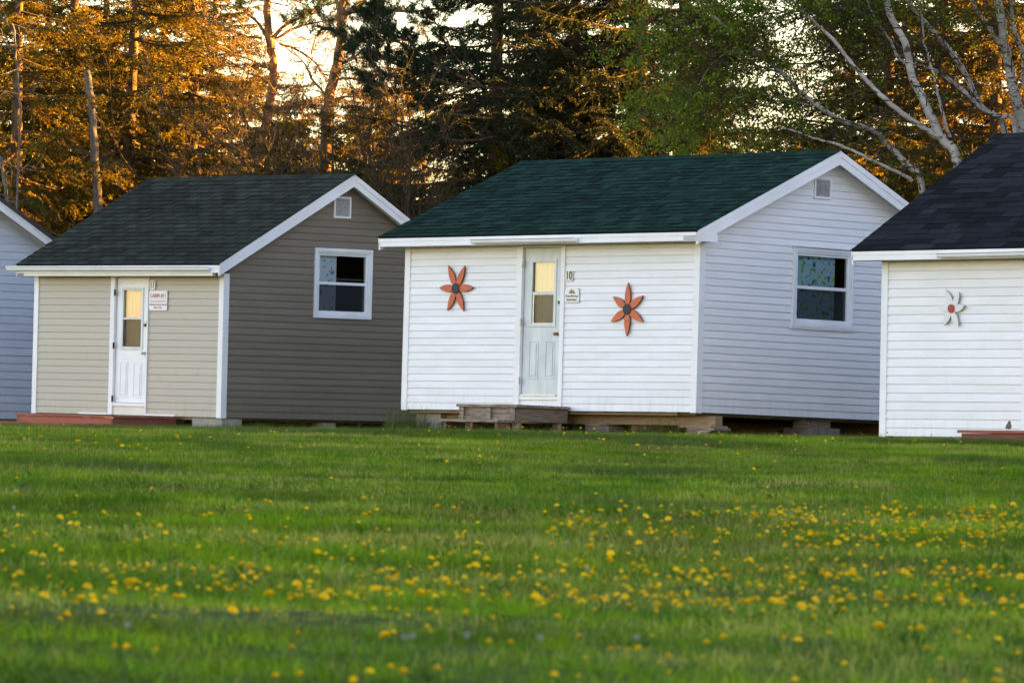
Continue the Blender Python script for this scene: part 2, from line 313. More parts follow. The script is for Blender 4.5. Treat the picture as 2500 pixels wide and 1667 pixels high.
def board(P, l0, r0, l1, r1, z0, z1, name, m, parent):
    h = z1-z0; b = MB(); pr = [(0, 0, 0), (.020, 0, 0), (.0195, .05, .05), (.0150, .58, .60), (.0095, .935, .6), (.001, .94, .6), (.001, 1, 1)]
    key = (parent.name, int(z0/h/2+.01), P(1, 0, 0)[0] == 1, round(l0) > -2); rs_ = random.Random(str(key)); cuts = [0, 1]
    if r0-l0 > 1.9: cuts = [0, rs_.uniform(.25, .75), 1]
    for c0, c1, dd in zip(cuts[:-1], cuts[1:], (.0012, 0)):
        if len(cuts) == 2: dd = 0
        for (d0, t0, _), (d1, t1, _) in zip(pr[:-1], pr[1:]):
            la, ra = l0+(l1-l0)*t0, r0+(r1-r0)*t0; lb, rb = l0+(l1-l0)*t1, r0+(r1-r0)*t1
            A_, B_ = la+(ra-la)*c0, la+(ra-la)*c1; C_, D_ = lb+(rb-lb)*c0, lb+(rb-lb)*c1
            e0, e1 = (d0+dd if d0 > 0 else 0), (d1+dd if d1 > 0 else 0)
            b.poly([P(A_, e0, z0+h*t0), P(B_, e0, z0+h*t0), P(D_, e1, z0+h*t1), P(C_, e1, z0+h*t1)])
            if dd and t1 > t0 and d0 > .002: b.poly([P(B_, e0, z0+h*t0), P(B_, d0, z0+h*t0), P(D_, d1, z0+h*t1), P(D_, e1, z0+h*t1)])
    return b.build(name, m, parent)
def frame_ring(b, P, u0, u1, z0, z1, wd, d0, d1, m=0):
    for a in ((u0, z0, u1, z0+wd), (u0, z1-wd, u1, z1), (u0, z0+wd, u0+wd, z1-wd), (u1-wd, z0+wd, u1, z1-wd)):
        b.box(P(a[0], d0, a[1]), P(a[2], d1, a[3]), m)
    return b
def curtain(P, u0, u1, z0, z1, d, name, m, parent, folds=9, amp=.012, seed=0):
    n = 48; V = []; Fc = []
    rr = random.Random(seed)
    for i in range(n+1):
        t = i/n; u = u0+(u1-u0)*t; o_ = amp*math.sin(t*folds*6.283+1.3*math.sin(t*5+seed)); 
        V += [P(u, d+o_, z0), P(u, d+o_*.8, z1)]
    for i in range(n): Fc.append((2*i, 2*i+2, 2*i+3, 2*i+1))
    return link(name, npmesh(name, V, Fc, m, smooth=True), parent)
def make_cabin(root, cn, sid, roofm, trim, gsid=None, win=None, vent=None, door=None, fas=.14, tabw=.305, style='lam', back_only=False):
    c = CAB[cn]; W, Dh, ze, zr, og, oe, ex = [c[k] for k in ('W', 'Dh', 'ze', 'zr', 'og', 'oe', 'ex')]
    gsid = gsid or sid
    D = 2*Dh; sl = (zr-ze)/(Dh+oe); cs = 1/math.sqrt(1+sl*sl); zs = ze-fas           # roof slope, soffit height
    T = .1
    zroof = lambda y: zr-abs(y-Dh)*sl
    # --- shell
    b = MB(); wl = b
    def fwall(u0, u1, z0, z1): b.box((u0, .0, z0), (u1, T, z1))
    if door:
        fwall(-W, door['f0'], 0, zs+.05); fwall(door['f1'], 0, 0, zs+.05); fwall(door['f0'], door['f1'], 0, door['z0']-.02); fwall(door['f0'], door['f1'], door['z1']+.01, zs+.05)
    else: fwall(-W, 0, 0, zs+.05)
    b.box((-W, D-T, 0), (0, D, zs)); b.box((-W, T, 0), (-W+T, D-T, zs)); b.box((-W+T, T, -.04), (-T, D-T, .02))
    b.box((-W+T, T, zs-.02), (-T, D-T, zs+.0))                                        # ceiling
    def swall(y0, y1, z0, z1): b.box((-T, y0, z0), (0, y1, z1))
    if win:
        swall(T, win['y0'], 0, zs); swall(win['y1'], D-T, 0, zs); swall(win['y0'], win['y1'], 0, win['z0'])
        if win['z1'] < zs: swall(win['y0'], win['y1'], win['z1'], zs)
    else: swall(T, D-T, 0, zs)
    wtop = win['z1'] if win and win['z1'] > zs else zs
    hz = lambda y: zroof(y)-.07
    for xa, xb in ((-T, 0), (-W, -W+T)):
        if win and xa == -T and wtop > zs:
            ys_ = [0.0, win['y0'], win['y1'], D]
            for (ya, yb, zb) in ((0., win['y0'], zs), (win['y0'], win['y1'], wtop), (win['y1'], D, zs)):
                pl = [(ya, zb)]+[(yb, zb)]+[(yb, hz(yb))]+([(Dh, hz(Dh))] if ya < Dh < yb else [])+[(ya, hz(ya))]
                b.prism(pl, lambda p, t: (t, p[0], p[1]), xa, xb)
        else:
            b.prism([(0, zs), (D, zs), (D, hz(D)), (Dh, hz(Dh)), (0, hz(0))], lambda p, t: (t, p[0], p[1]), xa, xb)
    b.build('wall', M['interior'] if win else sid, root)
    # --- siding, one object per board
    nf = int(math.ceil(zs/ex))
    cpw = .085
    for i in range(nf):
        z0 = i*ex; z1 = min(z0+ex, zs+.0)
        if z1-z0 < .01: continue
        if door:
            board(PF, -W+cpw*.9, door['f0']-.0, -W+cpw*.9, door['f0']-.0, z0, z1, 'siding_board', sid, root); board(PF, door['f1'], -cpw*.9, door['f1'], -cpw*.9, z0, z1, 'siding_board', sid, root)
        elif not back_only: board(PF, -W+cpw*.9, -cpw*.9, -W+cpw*.9, -cpw*.9, z0, z1, 'siding_board', sid, root)
    zc = zr-.10; i = 0
    while i*ex < zc-.05:
        z0 = i*ex; z1 = min(z0+ex, zc)
        def lim(z):
            k = (zr-.09-z)/sl
            return max(cpw*.9, Dh-k), min(D-.01, Dh+k)
        l0, r0 = lim(z0); l1, r1 = lim(z1)
        if l0 <= cpw: l0 = l1 = min(l0, l1) if l1 <= cpw*1.0 else l0
        if win and z1 > win['z0']+.01 and z0 < win['z1']-.01:
            board(PS, l0, win['y0'], l1, win['y0'], z0, z1, 'siding_board', gsid, root); board(PS, win['y1'], r0, win['y1'], r1, z0, z1, 'siding_board', gsid, root)
        else: board(PS, l0, r0, l1, r1, z0, z1, 'siding_board', gsid, root)
        i += 1
    # back and far side cladding
    b = MB()
    for i in range(nf):
        z0 = i*ex; z1 = min(z0+ex, zs)
        for P in (lambda u, d, z: (-W-d, u, z), lambda u, d, z: (u, D+d, z)):
            a, e = (0, D) if P(0, 0, 0)[0] == -W and P(1, 0, 0)[1] == 1 else (-W, 0)
            b.poly([P(a, .014, z0), P(e, .014, z0), P(e, .004, z1), P(a, .004, z1)]); b.poly([P(a, 0, z0), P(e, 0, z0), P(e, .014, z0), P(a, .014, z0)])
    b.prism([(0, zs), (D, zs), (Dh, zr-.08)], lambda p, t: (t, p[0], p[1]), -W-.012, -W-.002)
    b.build('rear_siding', sid, root)
    # --- corner posts
    for xx in (0, -W):
        s = 1 if xx == 0 else -1
        b = MB(); b.box((xx+s*.028, -.029, -.012), (xx-s*cpw, .0, zs)); b.box((xx, 0.0, -.012), (xx+s*.028, cpw, zs)); b.build('corner_post', trim, root, .003)
    b = MB(); b.box((0, D-cpw, -.012), (.020, D+.02, zs)); b.build('corner_post', trim, root)
    # --- roof deck
    for sgn in (-1, 1):
        ye = Dh+sgn*(Dh+oe)
        b = MB(); b.prism([(ye, ze-.028), (Dh, zr-.028), (Dh, zr-.008), (ye, ze-.008)], lambda p, t: (t, p[0], p[1]), -W-og, og); b.build('roof_deck', M['roof_felt'], root)
    # --- shingles on the front slope, the biggest 300 as objects, the rest as one
    SL = (Dh+oe)/cs; nc = int(round(SL/.14)); exs = SL/nc
    ua = np.array([0, cs, sl*cs]); na = np.array([0, -sl*cs, cs])
    gp = .008 if style == 'tab' else .003
    def tabmesh(wd, hh, th, kind, nm):
        b = MB()
        x0, x1 = gp, wd-gp
        P3 = lambda x, s, d: (x, s*ua[1]+d*na[1], s*ua[2]+d*na[2])
        b.v += [P3(x0, 0, .001), P3(x1, 0, .001), P3(x1, hh, .0), P3(x0, hh, .0), P3(x0, 0, th), P3(x1, 0, th), P3(x1, hh, .002), P3(x0, hh, .002)]
        for q, k_ in (((4, 5, 6, 7), 0), ((0, 1, 5, 4), 1), ((1, 2, 6, 5), 1), ((3, 0, 4, 7), 1)): b.f.append(q); b.m.append(k_)
        return b.mesh(nm, [roofm, M['shingle_edge']])
    if style == 'lam': kinds = [(tabw*.55, .006), (tabw*.8, .012), (tabw, .006), (tabw*.7, .013)]
    elif style == 'tab': kinds = [(tabw, .009), (tabw, .010), (tabw, .012)]
    else: kinds = [(tabw*.6, .005), (tabw, .007), (tabw*1.3, .005), (tabw*.9, .008)]
    meshes = [tabmesh(k[0], exs*1.02, k[1], 0, 'shingle') for k in kinds]
    rr = random.Random(hash_seed(cn)); cnt = 0; rest = MB(); e0 = np.array([0, -oe-.02, ze-.02*sl])
    Wt = W+2*og
    for k in range(nc):
        x = -W-og-.012-(tabw*.5*(k % 2) if style == 'tab' else rr.uniform(0, tabw)); base = e0+ua*exs*k
        while x < og+.012:
            j = rr.randrange(len(kinds)); wd = kinds[j][0]
            if style == 'tab': x_n = x+tabw
            else: x_n = x+wd
            xa = max(x, -W-og-.012); xb = min(x_n, og+.012)
            if xb-xa > .02:
                p = (xa, base[1]+rr.uniform(-.002, .002), base[2]+.001)
                full = abs((xb-xa)-wd) < 1e-3
                if cnt < 300 and not back_only:
                    o = link('shingle', meshes[j], root, p)
                    if style == 'tab': o.rotation_euler = (rr.uniform(-.004, .006), 0, rr.uniform(-.006, .006)); o.location.z += rr.uniform(0, .004)
                    if not full: o.scale.x = (xb-xa)/wd
                    cnt += 1
                else:
                    me = meshes[j]; n0 = len(rest.v); s_ = (xb-xa)/wd
                    rest.v += [(v.co.x*s_+p[0], v.co.y+p[1], v.co.z+p[2]) for v in me.vertices]
                    for q in me.polygons: rest.f.append(tuple(n0+i for i in q.vertices)); rest.m.append(q.material_index)
            x = x_n
    # rear slope
    for k in range(nc):
        yb, zb = D+oe+.02-k*exs*cs, ze-.02*sl+k*exs*cs*sl
        yt, zt = yb-exs*cs, zb+exs*cs*sl
        rest.poly([(-W-og-.01, yb, zb+.01), (og+.01, yb, zb+.01), (og+.01, yt, zt+.002), (-W-og-.01, yt, zt+.002)]); rest.poly([(-W-og-.01, yb, zb), (og+.01, yb, zb), (og+.01, yb, zb+.01), (-W-og-.01, yb, zb+.01)])
    tag(rest.build('upper_shingles', [roofm, M['shingle_edge']], root), kind='stuff')
    x = -W-og-.01
    while x < og and not back_only:
        wd = min(.2, og+.012-x); b = MB(); q = .125; th = .012+rr.uniform(0, .004)
        for s in (-1, 1):
            b.poly([(x, Dh, zr+th), (x+wd+.02, Dh, zr+th-.004), (x+wd+.02, Dh+s*q, zr+th-.004-q*sl), (x, Dh+s*q, zr+th-q*sl)])
            b.poly([(x, Dh+s*q, zr+th-q*sl), (x+wd, Dh+s*q, zr+th-.004-q*sl), (x+wd, Dh+s*q, zr-.005-q*sl), (x, Dh+s*q, zr-.005-q*sl)])
            b.poly([(x, Dh, zr+th), (x, Dh+s*q, zr+th-q*sl), (x, Dh+s*q, zr-.005-q*sl), (x, Dh, zr-.005)])
        b.build('ridge_cap', roofm, root); x += .2
    # --- fascia, rakes, soffit
    b = MB(); b.box((-W-og, -oe, zs), (og-.028, -oe+.02, ze-.029)); b.box((-W-og, -oe-.006, ze-.029-.042), (og-.028, -oe, ze-.024)); b.build('eave_fascia', trim, root, .002)
    b = MB(); b.box((-W-og, D+oe-.02, zs), (og-.028, D+oe, ze-.029)); b.build('eave_fascia', trim, root)
    rh = .165
    for xx, sg in ((og, 1), (-W-og, -1)):
        for sgn in (-1, 1):
            ye = Dh+sgn*(Dh+oe)
            b = MB(); x0, x1 = xx-sg*.028, xx-sg*.004
            b.prism([(ye, ze-.0295-rh*.96), (Dh, zr-.0295-rh), (Dh, zr-.0295), (ye, ze-.0295)], lambda p, t: (t, p[0], p[1]), x0, x1)
            b.prism([(ye, ze-.0295-.055), (Dh, zr-.0295-.055), (Dh, zr-.006), (ye, ze-.006)], lambda p, t: (t, p[0], p[1]), x1, xx+sg*.006)
            b.build('rake_board', trim, root)
    b = MB(); b.box((-W-og, -oe+.021, zs), (-.0, -.0235, zs+.012)); b.box((-W-og, D+.02, zs), (0, D+oe-.021, zs+.012)); b.build('eave_soffit', M['soffit'], root)
    if og > .1:                                                                       # sloping soffit panels under the gable overhang
        for sgn in (-1, 1):
            s = .02; SLr = (Dh+oe)/cs
            while s < SLr-.1:
                s1 = min(s+.105, SLr); b = MB()
                y0, y1 = Dh+sgn*s*cs, Dh+sgn*(s1-.012)*cs; z0_, z1_ = zr-s*cs*sl, zr-(s1-.012)*cs*sl
                dz = -.05-.045
                b.prism([(y0, z0_+dz), (y1, z1_+dz), (y1, z1_+dz+.02), (y0, z0_+dz+.02)], lambda p, t: (t, p[0], p[1]), .0, og-.029)
                b.build('soffit_panel', M['soffit'], root); s += .105
            b = MB(); y0, y1 = Dh, Dh+sgn*(Dh-.02)
            b.prism([(y0, zr-.098-.045), (y1, zroof(y1)-.098-.045), (y1, zroof(y1)-.097), (y0, zr-.097)], lambda p, t: (t, p[0], p[1]), .0, .034); b.build('frieze_trim', trim, root)
    # --- door
    if door:
        x0, x1, z0, z1 = door['x0'], door['x1'], door['z0'], door['z1']
        b = MB()
        b.box((door['f0'], -.038, door['fb']), (x0+.0-.012, .06, z1+.035)); b.box((x1+.012, -.038, door['fb']), (door['f1'], .06, z1+.035)); b.box((x0-.0118, -.026, z1+.006), (x1+.0118, .06, z1+.034))
        b.box((x0-.0118, -.028, z0-.058), (x1+.0118, .06, z0-.006)); b.build('door_frame', trim, root, .003)
        b = MB(); b.box((x0-.0118, -.006, .0 if cn != 'nine' else -.01), (x1+.0118, .0, z0-.06)); b.build('kick_panel', door['kick'], root)
        if cn == 'ten':
            b = MB(); b.box((x0+.02, -.04, z0-.004), (x1-.02, -.0285, z0+.018)); b.build('door_sill', M['steel'], root)
        dm = door['mat']; g0, g1, h0, h1 = door['g0'], door['g1'], door['h0'], door['h1']; yf, yb_ = .012, .052
        b = MB(); b.box((x0, yf, z0), (g0, yb_, z1)); b.box((g1, yf, z0), (x1, yb_, z1)); b.box((g0, yf, z0), (g1, yb_, h0)); b.box((g0, yf, h1), (g1, yb_, z1))
        dr = b.build('door', dm, root)
        b = MB(); frame_ring(b, lambda u, d, z: (u, yf-d, z), g0-.03, g1+.03, h0-.03, h1+.03, .045, .0, .014)
        hm = (h0+h1)/2; b.box((g0+.015, yf-.008, hm-.016), (g1-.015, yf+.006, hm+.016)); b.build('window_frame', door['wf'], dr, .002)
        for za, zb, nm in ((h0+.0, hm, 0), (hm, h1, 1)):
            b = MB(); b.poly([(g0, yf+.008+.006*nm, za), (g1, yf+.008+.006*nm, za), (g1, yf+.008+.006*nm, zb), (g0, yf+.008+.006*nm, zb)]); b.build('pane', M['glass_door'], dr)
        b = MB(); b.poly([(g0, yf+.002, h0), (g1, yf+.002, h0), (g1, yf+.002, hm), (g0, yf+.002, hm)]); b.build('insect_screen', M['screen'], dr)
        b = MB(); frame_ring(b, lambda u, d, z: (u, yf-d, z), g0+.012, g1-.012, h0+.012, hm-.014, .012, -.004, .004); b.box((g0+.012, yf-.002, h0), (g0+.05, yf+.001, hm-.014)); b.build('screen_frame', door['sf'], dr)
        curtain(lambda u, d, z: (u, d, z), g0-.0, g1+.02, h0-.05, h1+.03, yb_+.025, 'curtain', M['cream_curtain'], dr, folds=6, amp=.016)
        for pa, pb in door['panels']:
            b = MB(); frame_ring(b, lambda u, d, z: (u, yf-d, z), pa, pb, door['p0'], door['p1'], .022, .0, .007); b.box((pa+.04, yf-.009, door['p0']+.04), (pb-.04, yf, door['p1']-.04)); b.build('door_panel', dm, dr, .004)
        for hz_ in door['hinges']:
            b = MB(); b.box((x0-.03, -.040, hz_-.045), (x0+.012, -.031, hz_+.045)); b.cyl((x0-.006, -.044, hz_-.05), (0, 0, 1), .008, .1, 8); b.build('hinge', M['steel'] if cn == 'ten' else M['black_metal'], dr)
        kx, kz = door['knob']; b = MB(); b.cyl((kx, yf, kz), (0, -1, 0), .030, .008, 14); b.cyl((kx, yf-.008, kz), (0, -1, 0), .012, .035, 10); b.cyl((kx, yf-.043, kz), (0, -1, 0), .018, .012, 14, r2=.028); b.cyl((kx, yf-.055, kz), (0, -1, 0), .028, .018, 14, r2=.018); b.build('door_knob', M['brass'] if cn != 'eleven' else M['steel'], dr)
        lx, lz = door['lock']; b = MB(); b.box((lx-.06, yf-.012, lz+.0), (lx+.04, yf, lz+.03), 1); b.box((lx-.02, yf-.035, lz-.005), (lx+.035, yf-.012, lz+.035), 1); b.box((lx-.022, yf-.045, lz-.055), (lx+.022, yf-.02, lz-.008), 0); b.build('padlock', [M['black_metal'], M['steel']], dr, .003)
    # --- gable window
    if win:
        y0, y1, z0, z1 = win['y0'], win['y1'], win['z0'], win['z1']; P = PS
        b = MB(); frame_ring(b, P, win['oy0'], win['oy1'], win['oz0'], win['oz1'], .05, .0, .045); frame_ring(b, P, win['oy0']+.05, win['oy1']-.05, win['oz0']+.05, win['oz1']-.05, .03, -.02, .032)
        if cn == 'ten': b.box((0, win['oy0']-.02, win['oz1']+.001), (.075, win['oy1']+.02, win['oz1']+.022)); b.box((0, win['oy0']-.025, win['oz0']-.026), (.04, win['oy1']+.025, win['oz0']-.001))
        wf = b.build('window', M['white_trim'], root, .003)
        a0, a1, c0, c1 = win['oy0']+.08, win['oy1']-.08, win['oz0']+.08, win['oz1']-.08
        b = MB(); frame_ring(b, P, a0, a1, c0, c1, .035, -.05, .012); hm = (c0+c1)/2; b.box(P(a0+.035, -.03, hm-.022), P(a1-.035, .006, hm+.022)); b.build('sash', M['white_trim'], wf, .002)
        for za, zb, dd in ((c0+.03, hm, -.03), (hm, c1-.03, -.015)):
            b = MB(); b.poly([P(a0+.03, dd, za), P(a1-.03, dd, za), P(a1-.03, dd, zb), P(a0+.03, dd, zb)]); b.build('pane', M['glass'], wf)
        b = MB(); b.poly([P(a0+.03, -.012, c0+.03), P(a1-.03, -.012, c0+.03), P(a1-.03, -.012, hm-.02), P(a0+.03, -.012, hm-.02)]); b.build('insect_screen', M['screen'], wf)
        b = MB(); b.box(P(a1-.075, -.025, c0+.035), P(a1-.06, -.013, hm-.022)); b.build('screen_latch', M['steel'], wf)
        curtain(P, a0-.12, win['cur'], c0-.02, c1+.02, -.08, 'curtain', win['cm'], wf, folds=win['folds'], amp=.007, seed=3)
    if vent:
        y0, y1, z0, z1 = vent; b = MB(); frame_ring(b, PS, y0, y1, z0, z1, .03, .0, .038); v = b.build('gable_vent', M['white_trim'], root, .002)
        b = MB(); b.box(PS(y0+.03, .0, z0+.03), PS(y1-.03, .024, z1-.03)); frame_ring(b, PS, y0+.03, y1-.03, z0+.03, z1-.03, .035, .024, .030); b.build('vent_plate', M['louvre'], v)
        n = 6; hh = (z1-z0-.15)/n
        for i in range(n):
            za = z0+.075+i*hh; b = MB(); b.poly([PS(y0+.065, .036, za), PS(y1-.065, .036, za), PS(y1-.065, .0245, za+hh*.8), PS(y0+.065, .0245, za+hh*.8)]); b.poly([PS(y0+.065, .036, za), PS(y1-.065, .036, za), PS(y1-.065, .030, za-.002), PS(y0+.065, .030, za-.002)]); b.build('louvre', M['louvre'], v)
    return dict(zs=zs, sl=sl, D=D)
def hash_seed(s): return sum(ord(ch)*(i+3) for i, ch in enumerate(s))

c10 = cabin_frame('white_cabin', 'ten', 'white vinyl-sided cabin with dark green shingle roof and two orange wooden flowers on its front', 'cabin')
make_cabin(c10, 'ten', M['white_siding'], M['green_roof'], M['white_trim'],
    win=dict(y0=1.86, y1=3.00, z0=1.28, z1=2.30, oy0=1.808, oy1=3.045, oz0=1.235, oz1=2.335, cur=2.76, cm=M['blue_curtain'], folds=7),
    vent=(2.195, 2.54, 3.02, 3.315),
    door=dict(x0=-3.41, x1=-2.663, z0=.205, z1=2.262, f0=-3.53, f1=-2.572, fb=.03, kick=M['white_trim'], mat=M['door_grey'], wf=M['door_grey'], sf=M['steel'],
      g0=-3.262, g1=-2.800, h0=1.195, h1=2.080, panels=((-3.292, -3.10), (-2.965, -2.773)), p0=.44, p1=.976, hinges=(2.04, 1.23, .415), knob=(-2.735, 1.065), lock=(-2.675, 1.53)))
c11 = cabin_frame('taupe_cabin', 'eleven', 'grey-brown vinyl-sided cabin with weathered grey-green shingles and a low red step', 'cabin')
make_cabin(c11, 'eleven', M['taupe_siding'], M['grey_roof'], M['white_trim'], M['dark_taupe_siding'],
    win=dict(y0=1.85, y1=2.93, z0=1.65, z1=2.62, oy0=1.800, oy1=2.985, oz0=1.588, oz1=2.680, cur=2.33, cm=M['kids_curtain'], folds=2),
    vent=(2.163, 2.513, 3.157, 3.495),
    door=dict(x0=-2.635, x1=-1.837, z0=.196, z1=2.150, f0=-2.750, f1=-1.802, fb=.0, kick=M['cream_trim'], mat=M['door_white'], wf=M['door_grey'], sf=M['black_metal'],
      g0=-2.480, g1=-1.999, h0=1.055, h1=1.968, panels=((-2.533, -2.325), (-2.19, -1.975)), p0=.272, p1=.830, hinges=(1.918, 1.086, .252), knob=(-1.913, .97), lock=(-1.885, 1.44)), style='tab')
c9 = cabin_frame('white_cabin', 'nine', 'white vinyl-sided cabin with blue-black shingle roof, cut off by the right edge', 'cabin')
make_cabin(c9, 'nine', M['white_siding'], M['black_roof'], M['white_trim'], tabw=.42, style='mix',
    door=dict(x0=-2.45, x1=-1.68, z0=.19, z1=2.17, f0=-2.555, f1=-1.58, fb=.0, kick=M['white_trim'], mat=M['door_white'], wf=M['door_grey'], sf=M['steel'],
      g0=-2.28, g1=-1.85, h0=1.1, h1=2.0, panels=((-2.33, -2.12), (-2.0, -1.79)), p0=.3, p1=.85, hinges=(1.9, 1.1, .3), knob=(-2.38, .98), lock=(-2.50, 1.40)))
c12 = cabin_frame('pale_blue_cabin', 'twelve', 'pale blue-white sided cabin with dark brown roof edge, cut off by the left edge', 'cabin')
make_cabin(c12, 'twelve', M['blue_siding'], M['brown_roof'], M['white_trim'], back_only=True)
for sgn in (1,):
    c = CAB['twelve']; b = MB(); D = 2*c['Dh']; ye = D+c['oe']
    b.prism([(ye, c['ze']-.05), (c['Dh'], c['zr']-.05), (c['Dh'], c['zr']+.02), (ye, c['ze']+.02)], lambda p, t: (t, p[0], p[1]), c['og']+.007, c['og']+.02); b.build('drip_edge', M['brown_roof'], c12)
# c9 has no window on the hidden gable; c10's closed eave box at the gable end
c = CAB['ten']; zs10 = c['ze']-.14
b = MB(); b.prism([(-.33, zs10-.002), (.06, zs10-.002), (.06, zs10+.11), (-.33, zs10+.105)], lambda p, t: (t, p[0], p[1]), .0, .2655); b.box((.0, -.33, zs10-.004), (.27, .045, zs10+.003)); b.build('eave_return', M['white_trim'], c10)
def gutter(parent, x0, x1, y, z, m, h=.075, dp=.085, skew=0., name='gutter'):
    pr = [(0, 0), (-dp*.55, 0), (-dp*.75, h*.25), (-dp*.8, h*.62), (-dp, h*.82), (-dp, h), (-dp+.010, h), (-dp+.010, h*.86), (-dp*.8+.012, h*.66), (-dp*.75+.008, h*.28), (-dp*.55, .006), (0, .006)]
    b = MB(); n = len(pr)
    b.v += [(x0, y+p[0], z+p[1]) for p in pr]+[(x1, y+p[0], z+p[1]+skew) for p in pr]
    for i in range(n-1): b.f.append((i, i+1, n+i+1, n+i)); b.m.append(0)
    for q in (0, n): b.f.append((q, q+1, q+2, q+3, q+4, q+5)); b.m.append(0)
    b.box((x0, y-.003, z), (x1, y, z+h)); return b.build(name, m, parent)
ze = CAB['eleven']['ze']
gutter(c11, -5.07, -.02, -.272, ze-.104, M['white_trim'], skew=-.006)
b = MB(); b.box((-4.70, -.262, ze-.185), (.03, -.20, ze-.142)); b.build('fascia_underboard', M['cream_trim'], c11)
gutter(c10, -4.10, -2.02, -.337, CAB['ten']['ze']-.125, M['white_trim'], h=.07, skew=-.004, name='rain_diverter')
gutter(c9, -3.75, -1.2, -.303, CAB['nine']['ze']-.125, M['white_trim'], h=.065, skew=.006, name='rain_diverter')
# J-channel strips lying at the foot of cabin eleven's door
for a, e in ((-3.49, -2.76), (-1.80, -1.07)):
    b = MB(); b.box((a, -.045, .0), (e, -.018, .022)); b.build('base_trim', M['white_trim'], c11)

# --- skids, piers and steps -------------------------------------------------
b = MB(); b.box((-5.6, .25, -.175), (.13, .39, -.045)); b.build('skid_beam', M['beam'], c10, .006)
b = MB(); b.box((-5.6, 4.4, -.175), (.0, 4.54, -.045)); b.build('skid_beam', M['beam'], c10)
b = MB(); b.box((-5.75, .05, -.045), (-.4, 4.5, -.0)); b.build('floor_frame', M['beam'], c10)
b = MB(); b.box((-4.6, .05, -.045), (-.4, 4.5, -.0)); b.build('floor_frame', M['beam'], c11)
def stack(cn, x, y, ztop, label, parts, w=.4, d=.2):
    c = CAB[cn]; e = empty('block_pier', label=label, cat='block pier', group='block piers under the cabins'); in_frame(e, cn, (x, y, ztop))
    z = 0
    wp = c['R'] @ np.array([x, y, ztop])+c['o']; total = wp[2]-float(gz(wp[0], wp[1]))+.06
    rem = total
    for nm, h, ww, mt, dx in parts:
        h = min(h, rem)
        if h < .012: break
        b = MB(); b.box((-ww/2+dx, -d/2, z-h+.002), (ww/2+dx, d/2, z)); b.build(nm, mt, e, .004); z -= h; rem -= h
    if rem > .01: b = MB(); b.box((-w/2, -d/2, z-rem), (w/2, d/2, z-.002)); b.build('block', M['block'], e, .004)
stack('ten', loc('ten', 1474, 1024, 'f', .32)[0], .32, -.175, 'two-block pier under the front beam of the green-roofed cabin, right of the grey steps', [('shim', .03, .42, M['old_wood'], 0), ('block', .08, .46, M['block'], .02)], d=.3)
stack('ten', -.12, .32, -.175, 'corner pier with stacked wooden shims under the front right corner of the green-roofed cabin', [('shim', .035, .62, M['beam'], -.05), ('shim', .03, .50, M['old_wood'], .06), ('shim', .03, .44, M['old_wood'], .02), ('block', .2, .40, M['block'], .0)], d=.34)
stack('ten', -.18, loc('ten', 1992, 1040, 's', -.1)[1], -.045, 'block pier under the middle of the green-roofed cabin gable', [('shim', .10, .2, M['old_wood'], 0), ('block', .2, .55, M['block'], .0)], d=.55)
stack('ten', -5.45, .30, -.045, 'pale stained pier behind tall grass at the left end of the green-roofed cabin', [('block', .16, .5, M['concrete'], 0), ('block', .2, .55, M['concrete'], .0)], d=.3)
stack('ten', -.15, 4.6, -.045, 'block pier at the far end of the green-roofed cabin gable', [('block', .2, .45, M['block'], 0)], d=.4)
stack('eleven', -.36, .22, -.012, 'beige concrete footing under the front right corner of the grey-brown cabin', [('block', .3, .72, M['concrete'], .0)], d=.40)
stack('eleven', -.2, loc('eleven', 800, 1028, 's', -.1)[1], -.045, 'small concrete block under the middle of the grey-brown cabin gable', [('block', .3, .3, M['concrete'], .0)], d=.25)
stack('eleven', -.45, 4.6, -.045, 'concrete block under the rear of the grey-brown cabin', [('block', .3, .4, M['concrete'], .0)], d=.4)

# grey steps of cabin ten (frame: x along front, y back)
st = empty('wooden_steps', label='weathered grey wooden steps with a lower tread at the green-roofed cabin door', cat='steps')
A = loc('ten', 1255, 988, 's', -2.43); xr = -2.43; yf = A[1]; zt = .055
in_frame(st, 'ten', (xr, 0, 0))
wp = CAB['ten']['R'] @ np.array([xr, yf, 0])+CAB['ten']['o']; zg = float(gz(wp[0], wp[1]))-CAB['ten']['o'][2]-.03
wid = 1.12; dep = -yf
n = 7; pw = (dep-.03)/n
for i in range(n):
    b = MB(); y1 = -.035-i*pw; b.box((-wid-.04, y1-pw+.008, zt-.038+random.uniform(-.003, .003)), (.05+random.uniform(-.01, .01), y1, zt)); b.build('plank', M['old_wood'], st, .004)
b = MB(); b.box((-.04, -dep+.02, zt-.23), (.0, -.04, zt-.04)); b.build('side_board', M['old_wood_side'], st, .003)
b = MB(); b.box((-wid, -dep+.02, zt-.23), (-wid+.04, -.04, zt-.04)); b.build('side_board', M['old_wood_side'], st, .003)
b = MB(); b.box((-wid+.041, -dep+.055, zt-.23), (-.041, -dep+.085, zt-.04)); b.build('riser_board', M['old_wood'], st, .003)
for x in (-wid+.0, -wid*.5-.02, -.09):
    b = MB(); b.box((x+.0, -dep+.021, zt-.25), (x+.09, -dep+.054, zt-.041)); b.build('post', M['old_wood'], st, .003)
for x, y in ((-.14, -dep+.10), (-wid+.05, -dep+.10), (-.14, -.2), (-wid+.05, -.2)):
    b = MB(); b.box((x, y, zg), (x+.1, y+.09, zt-.235)); b.build('leg', M['old_wood'], st, .003)
z2 = zt-.215
for k in range(2):
    b = MB(); b.box((-wid-.03, -dep-.30+k*.15, z2-.038), (-.01+k*.0, -dep-.30+k*.15+.142, z2)); b.build('tread_plank', M['old_wood'], st, .004)
